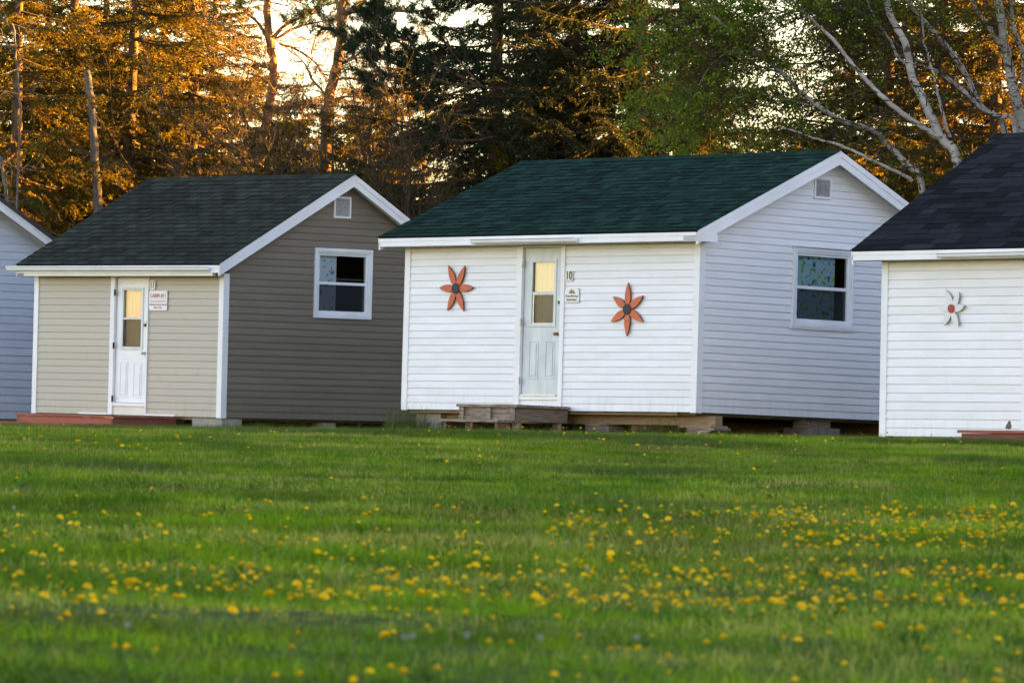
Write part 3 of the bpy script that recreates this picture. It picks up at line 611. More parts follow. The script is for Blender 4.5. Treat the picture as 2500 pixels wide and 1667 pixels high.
for x in (-wid+.01, -wid*.5-.02, -.09):
    b = MB(); b.box((x, -dep-.27, zg-.02), (x+.045, -dep-.02, z2-.04)); b.build('stringer', M['stringer_wood'], st, .003)
# red step of cabin eleven
rs = empty('wooden_steps', label='red painted wooden platform with a low front tread at the grey-brown cabin door', cat='steps')
xr = -1.03; A = loc('eleven', 271, 1012, 's', xr); dep = -A[1]; B = loc('eleven', 38, 1008, 'f', -dep); wid = xr-B[0]
in_frame(rs, 'eleven', (xr, 0, 0)); zt = -.012
n = 9; pw = (dep-.03)/n
for i in range(n):
    b = MB(); b.box((-wid-.03, -.03-(i+1)*pw+.006, zt-.03), (.02, -.03-i*pw, zt)); b.build('plank', M['red_wood'], rs, .003)
b = MB(); b.box((-.035, -dep+.03, zt-.22), (0, -.04, zt-.035)); b.build('side_board', M['red_dark'], rs, .003)  # side-face shade put into the darker red of this board
b = MB(); b.box((-wid, -dep+.03, zt-.22), (-wid+.035, -.04, zt-.035)); b.build('side_board', M['red_wood'], rs, .003)
b = MB(); b.box((-wid+.036, -dep+.035, zt-.22), (-.036, -dep+.065, zt-.035)); b.build('riser_board', M['red_wood'], rs, .003)
for k in range(2):
    b = MB(); b.box((-wid-.03, -dep-.28+k*.15, zt-.165), (-.2 if k == 0 else -.02, -dep-.28+k*.15+.144, zt-.13)); b.build('tread_plank', M['red_wood'], rs, .003)
b = MB(); b.box((-wid-.0, -dep-.25, zt-.30), (-.22, -dep-.22, zt-.166)); b.build('riser_board', M['red_wood'], rs, .003)
# step of cabin nine
ns = empty('wooden_steps', label='low brown-red wooden platform under a small bird at the black-roofed cabin', cat='steps')
dep = 1.15; B = loc('nine', 2336, 1049, 'f', -dep); in_frame(ns, 'nine', (B[0], 0, 0)); zt = B[2]
wid = 2.0
for i in range(8):
    pw = (dep-.03)/8; b = MB(); b.box((0, -.03-(i+1)*pw+.006, zt-.036), (wid, -.03-i*pw, zt)); b.build('plank', M['red_wood'] if i % 3 else M['old_wood'], ns, .003)
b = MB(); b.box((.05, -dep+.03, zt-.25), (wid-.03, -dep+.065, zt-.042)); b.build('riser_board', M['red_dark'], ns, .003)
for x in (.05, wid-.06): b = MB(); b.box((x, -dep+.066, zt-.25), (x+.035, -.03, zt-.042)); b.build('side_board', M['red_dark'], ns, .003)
NINE_STEP = (B[0], dep, zt)

# --- wall flowers ---------------------------------------------------------
def petal_outline(L_, w_, tipbend=0):
    pts = []
    n = 9
    for i in range(n+1):
        t = i/n; pts.append((w_*(math.sin(math.pi*t**.85)**.85)*.5*(1-.15*t)+tipbend*t*t, t*L_))
    for i in range(n-1, 0, -1):
        t = i/n; pts.append((-w_*(math.sin(math.pi*t**.85)**.85)*.5*(1-.15*t)+tipbend*t*t, t*L_))
    return pts
def wall_flower(cn, x, z, petals, label, pm, em, cm, cr, L_, w_, bend=0):
    e = empty('wall_flower', label=label, cat='flower ornament'); in_frame(e, cn, (x, -.022, z))
    for a, l in petals:
        b = MB(); ca, sa = math.cos(R(a)), math.sin(R(a)); o_ = petal_outline(l, w_, bend); k = len(o_)
        f3 = lambda p, t: ((p[1]+.02)*ca-p[0]*sa, t, (p[1]+.02)*sa+p[0]*ca)
        b.prism(o_, f3, -.034, -.012); b.m = [0 if i == 0 else 1 for i in range(len(b.m))]
        b.build('petal', [pm, em], e)
    b = MB(); b.cyl((0, 0, 0), (0, -1, 0), cr, .048, 24); b.build('flower_centre', cm, e, .003)
f1 = loc('ten', 1119.8, 704.9, 'f'); f2 = loc('ten', 1538.2, 755.4, 'f')
wall_flower('ten', f1[0], f1[2], [(2, .33), (62, .345), (118, .35), (178, .33), (242, .335), (298, .345)], 'orange wooden flower with black centre left of the door, two petals pointing up', M['orange_wood'], M['petal_edge'], M['black_paint'], .075, .3, .115)
wall_flower('ten', f2[0], f2[2], [(90, .345), (32, .33), (-30, .33), (270, .35), (208, .34), (148, .32)], 'orange wooden flower with black centre right of the door, one petal pointing straight up', M['orange_wood'], M['petal_edge'], M['black_paint'], .075, .3, .115)
f3 = loc('nine', 2330, 753.8, 'f')
wall_flower('nine', f3[0], f3[2], [(0, .20), (52, .225), (108, .25), (168, .185), (232, .225), (292, .24)], 'white wooden flower with red centre on the black-roofed cabin wall', M['white_petal'], M['petal_shade'], M['red_paint'], .056, .25, .105, .03)

# --- plates and signs -----------------------------------------------------
def text_mesh(s, size, m, depth=.002, wide=None, bold=0):
    cu = bpy.data.curves.new('lettering', 'FONT'); cu.body = s; cu.size = size; cu.extrude = depth; cu.align_x = 'CENTER'; cu.align_y = 'CENTER'; cu.offset = bold
    o = bpy.data.objects.new('lettering', cu); COL.objects.link(o); dg = bpy.context.evaluated_depsgraph_get(); me = bpy.data.meshes.new_from_object(o.evaluated_get(dg))
    bpy.data.objects.remove(o); bpy.data.curves.remove(cu); me.materials.clear(); me.materials.append(m)
    xs_ = [v.co.x for v in me.vertices]
    if wide and xs_:
        k = wide/(max(xs_)-min(xs_))
        for v in me.vertices: v.co.x *= k
    return me
def plate(name, cn, x0, x1, z0, z1, label, cat, m, texts):
    e = empty(name, label=label, cat=cat); cx, cz = (x0+x1)/2, (z0+z1)/2; in_frame(e, cn, (cx, -.030, cz))
    w_, h_ = (x1-x0)/2, (z1-z0)/2; b = MB(); b.box((-w_, -.006, -h_), (w_, 0, h_)); b.build('board', m, e, .002)
    for sx in (-1, 1):
        for sz in (-1, 1): b = MB(); b.cyl((sx*(w_-.015), -.006, sz*(h_-.015)), (0, -1, 0), .006, .003, 8); b.build('screw', M['black_metal'], e)
    for s, size, mm, dx, dz, wide, bold in texts:
        o = link('lettering', text_mesh(s, size, mm, .001, wide, bold), e, (dx, -.0085, dz), (R(90), 0, 0))
    return e
plate('number_plate', 'ten', -2.560, -2.412, 1.795, 1.938, 'white number plate reading 10 beside the green-roofed cabin door', 'number plate', M['plate'], [('10', .155, M['ink_brown'], 0, 0, .105, .003)])
s10 = plate('door_sign', 'ten', -2.560, -2.278, 1.497, 1.698, "square cabin sign reading O'Leary West Cape Pastoral Charge with a copper tree emblem", 'sign', M['sign'], [("O'Leary West Cape", .042, M['ink_tan'], 0, -.012, .245, .0012), ('Pastoral Charge', .042, M['ink_tan'], 0, -.062, .20, .0012)])
b = MB()
for x, h in ((-.052, .028), (-.038, .045), (-.022, .06), (-.008, .072), (.006, .06), (.02, .05), (.033, .055), (.047, .035), (.056, .025)):
    b.prism([(x-.009, .022), (x+.009, .022), (x+.001, .022+h), (x-.001, .022+h)], lambda p, t: (p[0], t, p[1]), -.0095, -.0062)
b.build('tree_emblem', M['ink_copper'], s10)
plate('number_plate', 'eleven', -1.785, -1.640, 1.958, 2.108, 'small cream number plate reading 11 beside the grey-brown cabin door', 'number plate', M['plate'], [('11', .15, M['ink_tan'], 0, 0, .075, .003)])
s11 = plate('door_sign', 'eleven', -1.785, -1.335, 1.640, 1.945, 'white sign with faded red lettering reading CABIN #11', 'sign', M['sign'], [('CABIN #11', .085, M['ink_red'], 0, .075, .37, .001), ('Renovations Donated June 1995 by', .024, M['ink_pink'], 0, -.012, .38, .0006), ('Winsloe United Church', .046, M['ink_pink'], 0, -.062, .43, .0006), ('Mens Club', .044, M['ink_pink'], 0, -.108, .19, .0006)])
b = MB(); b.box((-.195, -.0075, .026), (.195, -.0062, .030)); b.build('rule_line', M['ink_pink'], s11)

# --- bird -----------------------------------------------------------------
def bird():
    bx, dp, zt_ = NINE_STEP
    P_ = loc('nine', 2462.5, 1046, 'f', -.55); e = empty('small_bird', label='small brown sparrow-like bird perched on the low brown-red platform', cat='bird')
    in_frame(e, 'nine', (P_[0], -.55, zt_), Matrix.Rotation(R(-35), 4, 'Z'))
    brown = mat('brown_feathers', (.12, .085, .055), .8, col2=(.05, .04, .03), scale=60, detail=2); buff = mat('streaked_breast', (.28, .25, .20), .8, col2=(.12, .10, .08), scale=70)
    rings = [(-.085, .028, .004, .003), (-.060, .032, .009, .005), (-.038, .038, .018, .014), (-.018, .048, .027, .026), (.002, .056, .032, .034), (.018, .070, .030, .030), (.028, .086, .023, .021), (.034, .100, .019, .018), (.040, .112, .016, .014), (.046, .119, .008, .007), (.052, .120, .002, .002)]
    V = []; Fc = []; k = 12
    for (x, z, ry, rz_) in rings:
        for i in range(k): a = 2*math.pi*i/k; V.append((x-rz_*math.sin(a)*.5, ry*math.cos(a), z+rz_*math.sin(a)))
    for j in range(len(rings)-1):
        for i in range(k): Fc.append((j*k+i, j*k+(i+1) % k, (j+1)*k+(i+1) % k, (j+1)*k+i))
    mi = [1 if (f[0] % k) in (7, 8, 9, 10) else 0 for f in Fc]
    link('body', npmesh('body', V, Fc, [brown, buff], mi, True), e)
    for s in (-1, 1):
        V = []; o_ = [(.02, .075), (.028, .055), (.0, .035), (-.05, .026), (-.075, .028), (-.03, .055), (0, .075)]
        b = MB(); b.prism(o_, lambda p, t: (p[0], s*(t-.004*abs(p[0])/.05), p[1]), .026, .034); b.build('wing', M['black_metal'] if False else brown, e, .002)
        b = MB(); b.cyl((.005, s*.012, .0), (0, 0, 1), .0018, .03, 6); b.box((-.006, s*.012-.002, 0), (.02, s*.012+.002, .002)); b.build('leg', M['ink_brown'], e)
        b = MB(); b.cyl((.040, s*.013, .112), (0, s, .1), .003, .003, 8); b.build('eye', M['black_paint'], e)
    b = MB(); b.cyl((.050, 0, .112), (1, 0, -.1), .005, .014, 8, r2=.0005); b.build('beak', M['ink_brown'], e)
bird()
# ------------------------------------------------------------------ trees
class Wood:
    def __init__(s): s.V = []; s.F = []; s.n = 0
    def tube(s, P, r, k=3):
        P = np.asarray(P, float); n = len(P); r = np.asarray(r, float)*np.ones(n)
        T = np.gradient(P, axis=0); T /= np.linalg.norm(T, axis=1)[:, None]+1e-9
        ref = np.array([0, 0, 1.]) if abs(T[:, 2]).mean() < .8 else np.array([1., 0, 0])
        U = np.cross(T, ref); U /= np.linalg.norm(U, axis=1)[:, None]+1e-9; Wv = np.cross(T, U)
        a = np.arange(k)*2*math.pi/k
        V = P[:, None]+r[:, None, None]*(np.cos(a)[None, :, None]*U[:, None]+np.sin(a)[None, :, None]*Wv[:, None])
        i = np.arange(n-1)[:, None]*k+np.arange(k)[None]; j = np.arange(n-1)[:, None]*k+(np.arange(k)[None]+1) % k
        s.F.append(np.stack([i, j, j+k, i+k], -1).reshape(-1, 4)+s.n); s.V.append(V.reshape(-1, 3)); s.n += n*k
    def mesh(s, name, m, smooth=True): return npmesh(name, np.concatenate(s.V), np.concatenate(s.F), m, smooth=smooth)
def unit(v): return v/(np.linalg.norm(v, axis=-1, keepdims=True)+1e-9)
class Leaves:
    def __init__(s): s.c = []; s.d = []; s.l = []; s.w = []
    def add(s, C, D, l, w): s.c.append(C); s.d.append(D); s.l.append(l*np.ones(len(C))); s.w.append(w*np.ones(len(C)))
    def mesh(s, name, m):
        C = np.concatenate(s.c); D = unit(np.concatenate(s.d)); l = np.concatenate(s.l)[:, None]; w_ = np.concatenate(s.w)[:, None]
        S = unit(np.cross(D, rng.normal(size=D.shape))); mid = C+D*l*.5
        V = np.stack([C, mid+S*w_*.5, C+D*l, mid-S*w_*.5], 1).reshape(-1, 3); Fc = np.arange(len(V)).reshape(-1, 4)
        return npmesh(name, V, Fc, m)
def spruce_meshes(H, seed, nm, dense=1.0, zdead=2.2, Lmax=3.0, needle=.052):
    r = np.random.default_rng(seed); Wd = Wood(); Lf = Leaves(); z = .9 if H > 8 else .1
    while z < H-.15:
        nb = r.integers(5, 8); t = z/H; dead = z < zdead+r.normal()*.5
        for b in range(nb):
            a = r.uniform(0, 2*math.pi); L = (Lmax*(1-t)**.72+.12)*r.uniform(.6, 1.12)
            if dead: L *= r.uniform(.25, .8)
            n = 7; s = np.linspace(0, 1, n); hd = np.array([math.cos(a), math.sin(a), 0]); sd_ = np.array([-hd[1], hd[0], 0])
            dr = r.uniform(-.10, .55)*(1-t*.8); up = r.uniform(.05, .25)*t*1.5
            P = hd*L*s[:, None]+np.array([0, 0, 1.])*((up*s-dr*s*1.6+dr*1.0*s**3)*L)[:, None]+sd_*(r.normal()*.06*L*s**2)[:, None]
            P = P+r.normal(size=P.shape)*.012*L*s[:, None]; P[:, 2] += z+r.uniform(-.28, .28)
            r0 = .008+.011*L; Wd.tube(P, np.linspace(r0, .003, n), 4)
            ns = int(L/.105*dense) if not dead else int(L/.22)
            for q in range(ns):
                tt = (q+r.uniform(.2, .8))/ns; tt = .08+.92*tt; k = tt*(n-1); i = min(int(k), n-2); p = P[i]+(P[i+1]-P[i])*(k-i); fd = unit(P[i+1]-P[i])
                for sg in (-1, 1):
                    l = L*(.30*math.sin(math.pi*min(1, tt*.85+.15))**.8+.05)*r.uniform(.5, 1.15)
                    if l < .06: continue
                    d = unit(fd*r.uniform(.6, 1.1)+sd_*sg*r.uniform(.6, 1.0)+np.array([0, 0, r.uniform(-.55, .02)]))
                    m = 4; ss = np.linspace(0, 1, m)[:, None]; Q = p+d*l*ss+np.array([0, 0, -1.])*(l*.28*r.uniform(.2, 1.4))*ss**2+r.normal(size=(m, 3))*.02*l
                    Wd.tube(Q, np.linspace(.0052, .0024, m) if not dead else np.linspace(.007, .003, m), 3)
                    if dead:
                        for h_ in range(2):
                            d2 = unit(d+r.normal(size=3)*.8); q0 = Q[1+h_]; Wd.tube(np.stack([q0, q0+d2*l*.25, q0+d2*l*.45+r.normal(size=3)*.03]), [.004, .003, .002], 3)
                        continue
                    nn = int(l/.0095)+3; u = r.uniform(.04, 1, nn); k2 = u*(m-1); i2 = np.minimum(k2.astype(int), m-2); fr = (k2-i2)[:, None]
                    C = Q[i2]*(1-fr)+Q[i2+1]*fr; dd = unit(d+np.array([0, 0, -.3])); D = dd*.75+r.normal(size=(nn, 3))*.55+np.array([0, 0, -.18])
                    Lf.add(C+r.normal(size=C.shape)*.008, D, needle*r.uniform(.6, 1.3, nn), .018)
            if not dead:
                nn = int(L/.02); u = r.uniform(.35, 1, nn); k2 = u*(n-1); i2 = np.minimum(k2.astype(int), n-2); fr = (k2-i2)[:, None]
                C = P[i2]*(1-fr)+P[i2+1]*fr; Lf.add(C, hd+r.normal(size=(nn, 3))*.7, needle*r.uniform(.6, 1.2, nn), .014)
        z += r.uniform(.24, .38)*(1 if z > zdead else 1.3)
    T = Wood(); zz = np.linspace(-.4, H, 16); TP = np.stack([np.sin(zz*.7+seed)*.03, np.cos(zz*.5+seed)*.03, zz], -1); T.tube(TP, np.interp(zz, [-.4, 0, H], [.24, .20, .012])*H/13, 9)
    return T.mesh(nm+'_trunk', M['bark']), Wd.mesh(nm+'_branches', M['twig']), Lf
def place_spruce(ms, x, y, s, rz, label, group=None, bark=None, name='spruce_tree'):
    e = empty(name, (x, y, float(gz(x, y))-.02), rz, label, 'spruce tree', group); e.scale = (s, s, s)
    link('trunk', ms[0], e); tag(link('branches', ms[1], e), kind='stuff'); tag(link('crown', ms[2], e), kind='stuff'); return e
SPR = []
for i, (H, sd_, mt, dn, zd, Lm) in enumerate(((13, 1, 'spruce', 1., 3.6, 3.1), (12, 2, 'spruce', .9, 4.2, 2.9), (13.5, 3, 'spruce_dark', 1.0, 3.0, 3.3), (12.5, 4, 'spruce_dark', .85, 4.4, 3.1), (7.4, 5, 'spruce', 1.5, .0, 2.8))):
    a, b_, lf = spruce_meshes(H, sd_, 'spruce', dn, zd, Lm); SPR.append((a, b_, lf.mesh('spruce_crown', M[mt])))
def sx(px, Y, row=300): p = at(px, row, Y); return float(p[0]), Y
LEFT = [(-130, 108, 0, 1.0, 'golden-lit spruce cut off by the left edge of the photo'), (42, 104, 1, 1.02, 'golden-lit spruce above the blue-white cabin roof, second tree from the left'),
        (175, 109, 0, 1.0, 'golden-lit spruce directly behind the grey dead trunk'), (318, 106, 1, 1.05, 'golden-lit spruce with thick orange-lit trunk above the left part of the taupe cabin roof'),
        (470, 110, 0, .98, 'golden-lit spruce left of the bright sky gap'), (600, 108, 4, 1.02, 'shorter golden spruce below the sky gap, left of the first orange pine'),
        (740, 109, 4, .97, 'short golden spruce low between the two orange-lit pines'), (700, 103, 4, .86, 'low golden spruce at the foot of the first orange-lit pine'), (815, 102.5, 4, .84, 'low golden spruce before the leaning orange-lit pine'), (905, 101.5, 4, .88, 'low golden spruce above the ridge end of the taupe cabin'), (980, 109, 4, 1.0, 'golden spruce far back under the long pine limb'), (905, 107, 4, .98, 'short golden spruce behind the shrubs right of the leaning pine'), (1040, 106, 4, 1.02, 'short golden spruce glowing behind the shrub tangle at the green roof end'), (110, 113, 0, .97, 'spruce deep behind the two leftmost golden trees'), (255, 112, 1, 1.0, 'spruce deep behind the grey dead trunk'), (520, 112, 0, .86, 'spruce deep behind the left edge of the sky gap'), (395, 113, 1, .95, 'spruce deep behind the golden trees over the taupe roof')]
WOOD = {k: [] for k in range(5)}
def wood(k, x, y, s):
    WOOD[k].append((x, y, float(gz(x, y))-.02, s, random.uniform(0, 6.28)))
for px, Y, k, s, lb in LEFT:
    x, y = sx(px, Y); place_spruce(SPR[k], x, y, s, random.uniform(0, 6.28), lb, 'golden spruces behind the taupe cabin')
MID = [(1215, 99, 2, .98, 'dark spruce above the left end of the green roof, right of the pine bough'), (1400, 96, 3, 1.0, 'dark spruce above the middle of the green roof'),
       (1560, 95.5, 2, 1.0, 'dark spruce above the green roof, left of the birch leaves'), (1330, 103, 3, .9, 'dark spruce standing back between its neighbours above the green roof'), (1660, 100, 3, .95, 'dark spruce behind the hanging birch leaves')]
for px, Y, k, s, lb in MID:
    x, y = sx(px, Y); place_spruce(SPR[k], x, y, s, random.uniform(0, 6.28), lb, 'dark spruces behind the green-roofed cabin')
RIGHT = [(2075, 99, 1, .90, 'glowing orange spruce behind the leaning birch stems'), (2170, 98.5, 1, 1.0, 'orange-glowing spruce above the right end of the green roof gable'), (2300, 100.5, 0, 1.0, 'orange-glowing spruce behind the thick birch trunk'),
         (2430, 97.5, 1, 1.0, 'orange-glowing spruce above the black roof'), (2540, 99.5, 0, 1.0, 'spruce at the right edge behind the birch clump')]
for px, Y, k, s, lb in RIGHT:
    x, y = sx(px, Y); place_spruce(SPR[k], x, y, s, random.uniform(0, 6.28), lb, 'spruces behind the birches')
# the wood goes on to the right of the frame and keeps the lawn and cabins in shade
for row in range(3):
    t = 5.5+row*.7
    while t < 120:
        off = 4.5+row*3.4+random.uniform(-.8, .8); x = 9.4+.73*off+.68*t; y = 87+.68*off-.73*t
        if x/max(y, 1) > .108 or y < 1:
            wood(2+(row+int(t)) % 2, x, y, random.uniform(.95, 1.15))
        t += random.uniform(1.8, 2.4)

for i in range(14):  # spruces out of view, added to block sun leaking onto the gables
    x = 11.2+(i % 5)*1.9+random.uniform(-.4, .4); y = 84.5+(i//5)*3.4+random.uniform(-.8, .8)+(i % 2)*1.0
    if y > 89.4: continue
    wood(2+i % 2, x, y, random.uniform(.95, 1.1))
    wood(4, x+.9, y-.6, random.uniform(.8, 1.0))
for x, y in ((12.6, 91.0), (14.6, 92.2), (17, 91.6), (19.5, 93), (22, 92)): wood(3, x, y, 1.05)  # further out-of-view spruces added against the same sun leaks
for i in range(95):  # out-of-view young spruces added to close sun gaps over the lawn
    t = 7+i*1.2; off = random.uniform(3, 8); x = 9.4+.73*off+.68*t; y = 87+.68*off-.73*t
    if x/max(y, 1) > .108 or y < 1: wood(4, x, y, random.uniform(.85, 1.1))
# young spruces added behind the cabins to stop low sun leaking through
for i in range(240):
    t = -21+i*.26; off = random.uniform(-.6, .6)+1.3*(i % 4); x = 9.4+.73*off+.68*t; y = 87+.68*off-.73*t
    wood(4, x, y, random.uniform(.60, .72))
def scatter_nodes(nm, coll, whole):
    ng = bpy.data.node_groups.new(nm, 'GeometryNodeTree'); ng.interface.new_socket('Geometry', in_out='INPUT', socket_type='NodeSocketGeometry'); ng.interface.new_socket('Geometry', in_out='OUTPUT', socket_type='NodeSocketGeometry')
    N = ng.nodes; L = ng.links; gi = N.new('NodeGroupInput'); go_ = N.new('NodeGroupOutput'); ip = N.new('GeometryNodeInstanceOnPoints'); ci = N.new('GeometryNodeCollectionInfo'); ci.inputs[0].default_value = coll; ci.inputs[1].default_value = not whole; ci.inputs[2].default_value = not whole
    mp_ = N.new('GeometryNodeMeshToPoints'); L.new(gi.outputs[0], mp_.inputs[0]); L.new(mp_.outputs[0], ip.inputs['Points']); L.new(ci.outputs[0], ip.inputs['Instance']); ip.inputs['Pick Instance'].default_value = not whole
    def attr(nm, ty): a = N.new('GeometryNodeInputNamedAttribute'); a.data_type = ty; a.inputs[0].default_value = nm; return a.outputs[0]
    if not whole: L.new(attr('vi', 'INT'), ip.inputs['Instance Index'])
    L.new(attr('sc', 'FLOAT'), ip.inputs['Scale']); cx_ = N.new('ShaderNodeCombineXYZ'); L.new(attr('rz', 'FLOAT'), cx_.inputs[2]); L.new(cx_.outputs[0], ip.inputs['Rotation']); L.new(ip.outputs[0], go_.inputs[0])
    return ng
for k, pts_ in WOOD.items():
    if not pts_: continue
    cl = bpy.data.collections.new('wood_library_%d' % k)
    for me_ in SPR[k]: cl.objects.link(bpy.data.objects.new('tree_piece', me_))
    A_w = np.array(pts_); me = bpy.data.meshes.new('wood_points'); me.vertices.add(len(A_w)); me.vertices.foreach_set('co', A_w[:, :3].astype(np.float32).ravel())
    for nm, j in (('sc', 3), ('rz', 4)): a = me.attributes.new(nm, 'FLOAT', 'POINT'); a.data.foreach_set('value', A_w[:, j].astype(np.float32))
    o = link('spruce_wood', me); tag(o, ['', '', 'dark spruce wood carrying on beyond the right edge of the photo', 'second kind of dark spruce mixed through the wood beyond the right edge', 'young spruces added along the foot of the wood to block the low sun'][k], 'wood', kind='stuff')
    o.modifiers.new('scatter', 'NODES').node_group = scatter_nodes('wood_scatter', cl, True)
def smooth_path(P, k=4):
    P = np.asarray(P, float); n = len(P); out = []
    for i in range(n-1):
        p0 = P[max(i-1, 0)]; p1 = P[i]; p2 = P[i+1]; p3 = P[min(i+2, n-1)]
        for j in range(k):
            t = j/k; out.append(.5*((2*p1)+(-p0+p2)*t+(2*p0-5*p1+4*p2-p3)*t*t+(-p0+3*p1-3*p2+p3)*t**3))
    out.append(P[-1]); return np.array(out)
def grow(Wd, p, d, L, r0, lev, tips, r, wig=.22, nch=(3, 5), ang=.8, ratio=(.45, .75), grav=0., k=3, start=.25):
    n = max(4, int(L/.10)); n = min(n, 12); P = [np.array(p)]; dd = unit(np.array(d, float)); st = L/(n-1)
    for i in range(n-1):
        dd = unit(dd+r.normal(size=3)*wig+np.array([0, 0, grav])); P.append(P[-1]+dd*st)
    P = np.array(P); Wd.tube(P, np.linspace(r0, max(r0*.45, .0022), n), k if r0 < .02 else 5)
    if lev == 0: tips.append(P); return
    for c in range(r.integers(*nch)):
        t = r.uniform(start, .98); kk = t*(n-1); i = min(int(kk), n-2); q = P[i]+(P[i+1]-P[i])*(kk-i); fd = unit(P[i+1]-P[i])
        nd = unit(fd+unit(r.normal(size=3))*ang); grow(Wd, q, nd, L*r.uniform(*ratio), max(r0*.55, .0028), lev-1, tips, r, wig, nch, ang, ratio, grav, k, start)
    tips.append(P[n//2:])
def pathpx(pts, Y, z6=True):
    out = []
    for q in pts:
        x, y = q[0], q[1]; yy = Y+(q[2] if len(q) > 2 else 0)
        if z6: x, y = 1600+x/2.6133, y/2.6133
        out.append(at(x, y, yy))
    return out
def down(P, base):
    """carry a stem on from the lowest point seen down to the foot of the clump"""
    p = np.array(P[0]); b = np.array(base); return [b, b*.45+p*.55+np.array([0, 0, -.15])]+list(P)
def leafy(Lf, tips, r, per, l, w_, spread=.03, hang=.5):
    for P in tips:
        if r.uniform() < .28: continue
        seg = np.linalg.norm(np.diff(P, axis=0), axis=1).sum(); nn = max(1, int(seg*per)); u = r.uniform(.1, 1, nn)*(len(P)-1); i = np.minimum(u.astype(int), len(P)-2); fr = (u-i)[:, None]
        C = P[i]*(1-fr)+P[i+1]*fr+r.normal(size=(nn, 3))*spread; D = r.normal(size=(nn, 3))+np.array([0, 0, -hang]); Lf.add(C, D, l*r.uniform(.6, 1.2, nn), w_*r.uniform(.7, 1.15, nn))
def tufts(Lf, tips, r, n, l, w_=.009):
    for P in tips:
        u = r.uniform(.25, 1, n)**.7*(len(P)-1); i = np.minimum(u.astype(int), len(P)-2); fr = (u-i)[:, None]; C = P[i]*(1-fr)+P[i+1]*fr; T = unit(P[i+1]-P[i]); D = T*.75+unit(r.normal(size=(n, 3)))*.75+np.array([0, 0, .15]); Lf.add(C, D, l*r.uniform(.7, 1.15, n), w_)
# --- birches
def birch(label, base_px, Y, stems, seed, dens):
    r = np.random.default_rng(seed); bx = at(base_px, 900, Y); base = np.array([bx[0], bx[1], float(gz(bx[0], bx[1]))-.1])
    e = empty('birch_tree', tuple(base), 0, label, 'birch tree', 'white-barked birches'); Lf = Leaves(); Wd = Wood()
    for si, (pts, r0, r1, grounded, tw) in enumerate(stems):
        P = pathpx(pts, Y); P = down(P, base+np.array([r.uniform(-.2, .2), r.uniform(-.15, .15), 0])) if grounded else P
        P = smooth_path(P, 5)-base; T = Wood(); n = len(P); T.tube(P+r.normal(size=P.shape)*.006, np.linspace(r0, r1, n), 10 if r0 > .04 else 7)
        link('trunk' if grounded and r0 > .03 else 'limb', T.mesh('birch_stem', M['birch']), e)
        s0 = 10 if grounded else 2
        for q in range(int(tw*len(P)/9)):
            i = r.integers(min(s0, n-3), n-1); fd = unit(P[i+1 if i+1 < n else i]-P[i-1]); nd = unit(fd*.7+r.normal(size=3)*np.array([.7, .7, .5])+np.array([-.15, 0, .05])); tips = []
            grow(Wd, P[i], nd, r.uniform(.5, 1.25), .011, 2 if i/n > .6 else 1, tips, r, wig=.2, nch=(3, 6), ang=.75, grav=-.05); t_ = i/n
            leafy(Lf, tips, r, dens*(1.15 if t_ > .62 else .25), .058, .040, .035, .9)
    tag(link('twigs', Wd.mesh('birch_twigs', M['twig']), e), kind='stuff'); tag(link('crown', Lf.mesh('birch_leaves', M['birch_leaf']), e), kind='stuff'); return e
A_ = [(1710, 1220, 0), (1590, 1040, .1), (1480, 920, .2), (1380, 830, .2), (1180, 770, .1), (1060, 690, 0), (940, 600, 0), (820, 480, 0), (640, 330, -.1), (470, 190, -.2), (300, 40, -.2), (180, -120, -.2)]
A2 = [(820, 480, 0), (650, 420, .3), (480, 380, .5), (330, 400, .6), (220, 470, .6)]
A3 = [(640, 330, -.1), (480, 330, -.4), (350, 420, -.5), (280, 540, -.5)]
A4 = [(1060, 690, 0), (850, 640, -.3), (650, 600, -.4), (480, 640, -.4), (380, 700, -.4)]
A5 = [(640, 200, .3), (420, 120, .2), (220, 130, .1), (120, 220, 0)]
B_ = [(1930, 1070, 0), (1840, 900, 0), (1780, 790, 0), (1700, 620, .1), (1640, 500, .1), (1600, 300, .1), (1540, 180, .1), (1490, 60, .1), (1440, -150, .1), (1380, -420, 0)]
C_ = [(1800, 880, 0), (1730, 830, -.1), (1600, 745, -.2), (1450, 620, -.3), (1380, 550, -.3), (1240, 390, -.3), (1130, 250, -.3), (1000, 130, -.3), (870, 0, -.3), (760, -130, -.3)]
H_ = [(1640, 1150, -.2), (1550, 1100, -.3), (1400, 1030, -.4), (1210, 940, -.5), (1100, 905, -.5), (1000, 880, -.5), (870, 830, -.5), (760, 800, -.5)]
B2 = [(1660, 420, .1), (1560, 380, .3), (1500, 260, .4), (1400, 120, .5), (1330, -50, .5)]
B3 = [(1880, 880, .2), (1840, 750, .3), (1800, 600, .4), (1770, 460, .4), (1720, 300, .5), (1700, 120, .5), (1660, -80, .5)]
birch('white birch clump leaning left over the green roof gable', 2345, 89.5, [(B_, .085, .045, True, 4), (A_, .062, .018, True, 13), (C_, .05, .02, False, 9), (H_, .03, .011, False, 4), (A2, .018, .006, False, 16), (A3, .015, .006, False, 16), (A4, .014, .006, False, 15), (A5, .018, .006, False, 18), (B2, .03, .015, False, 6), (B3, .028, .014, False, 3)], 21, 34)
D_ = [(2240, 880, 0), (2080, 690, 0), (1990, 500, 0), (1900, 350, 0), (1800, 230, 0), (1700, 120, 0), (1600, 0, 0), (1480, -160, 0), (1380, -330, 0)]
E_ = [(2300, 850, -.3), (2180, 745, -.3), (2080, 690, -.3), (1900, 525, -.4), (1700, 405, -.4), (1600, 350, -.4), (1500, 250, -.4), (1380, 180, -.4), (1200, 100, -.4), (1000, 30, -.4), (800, -80, -.4)]
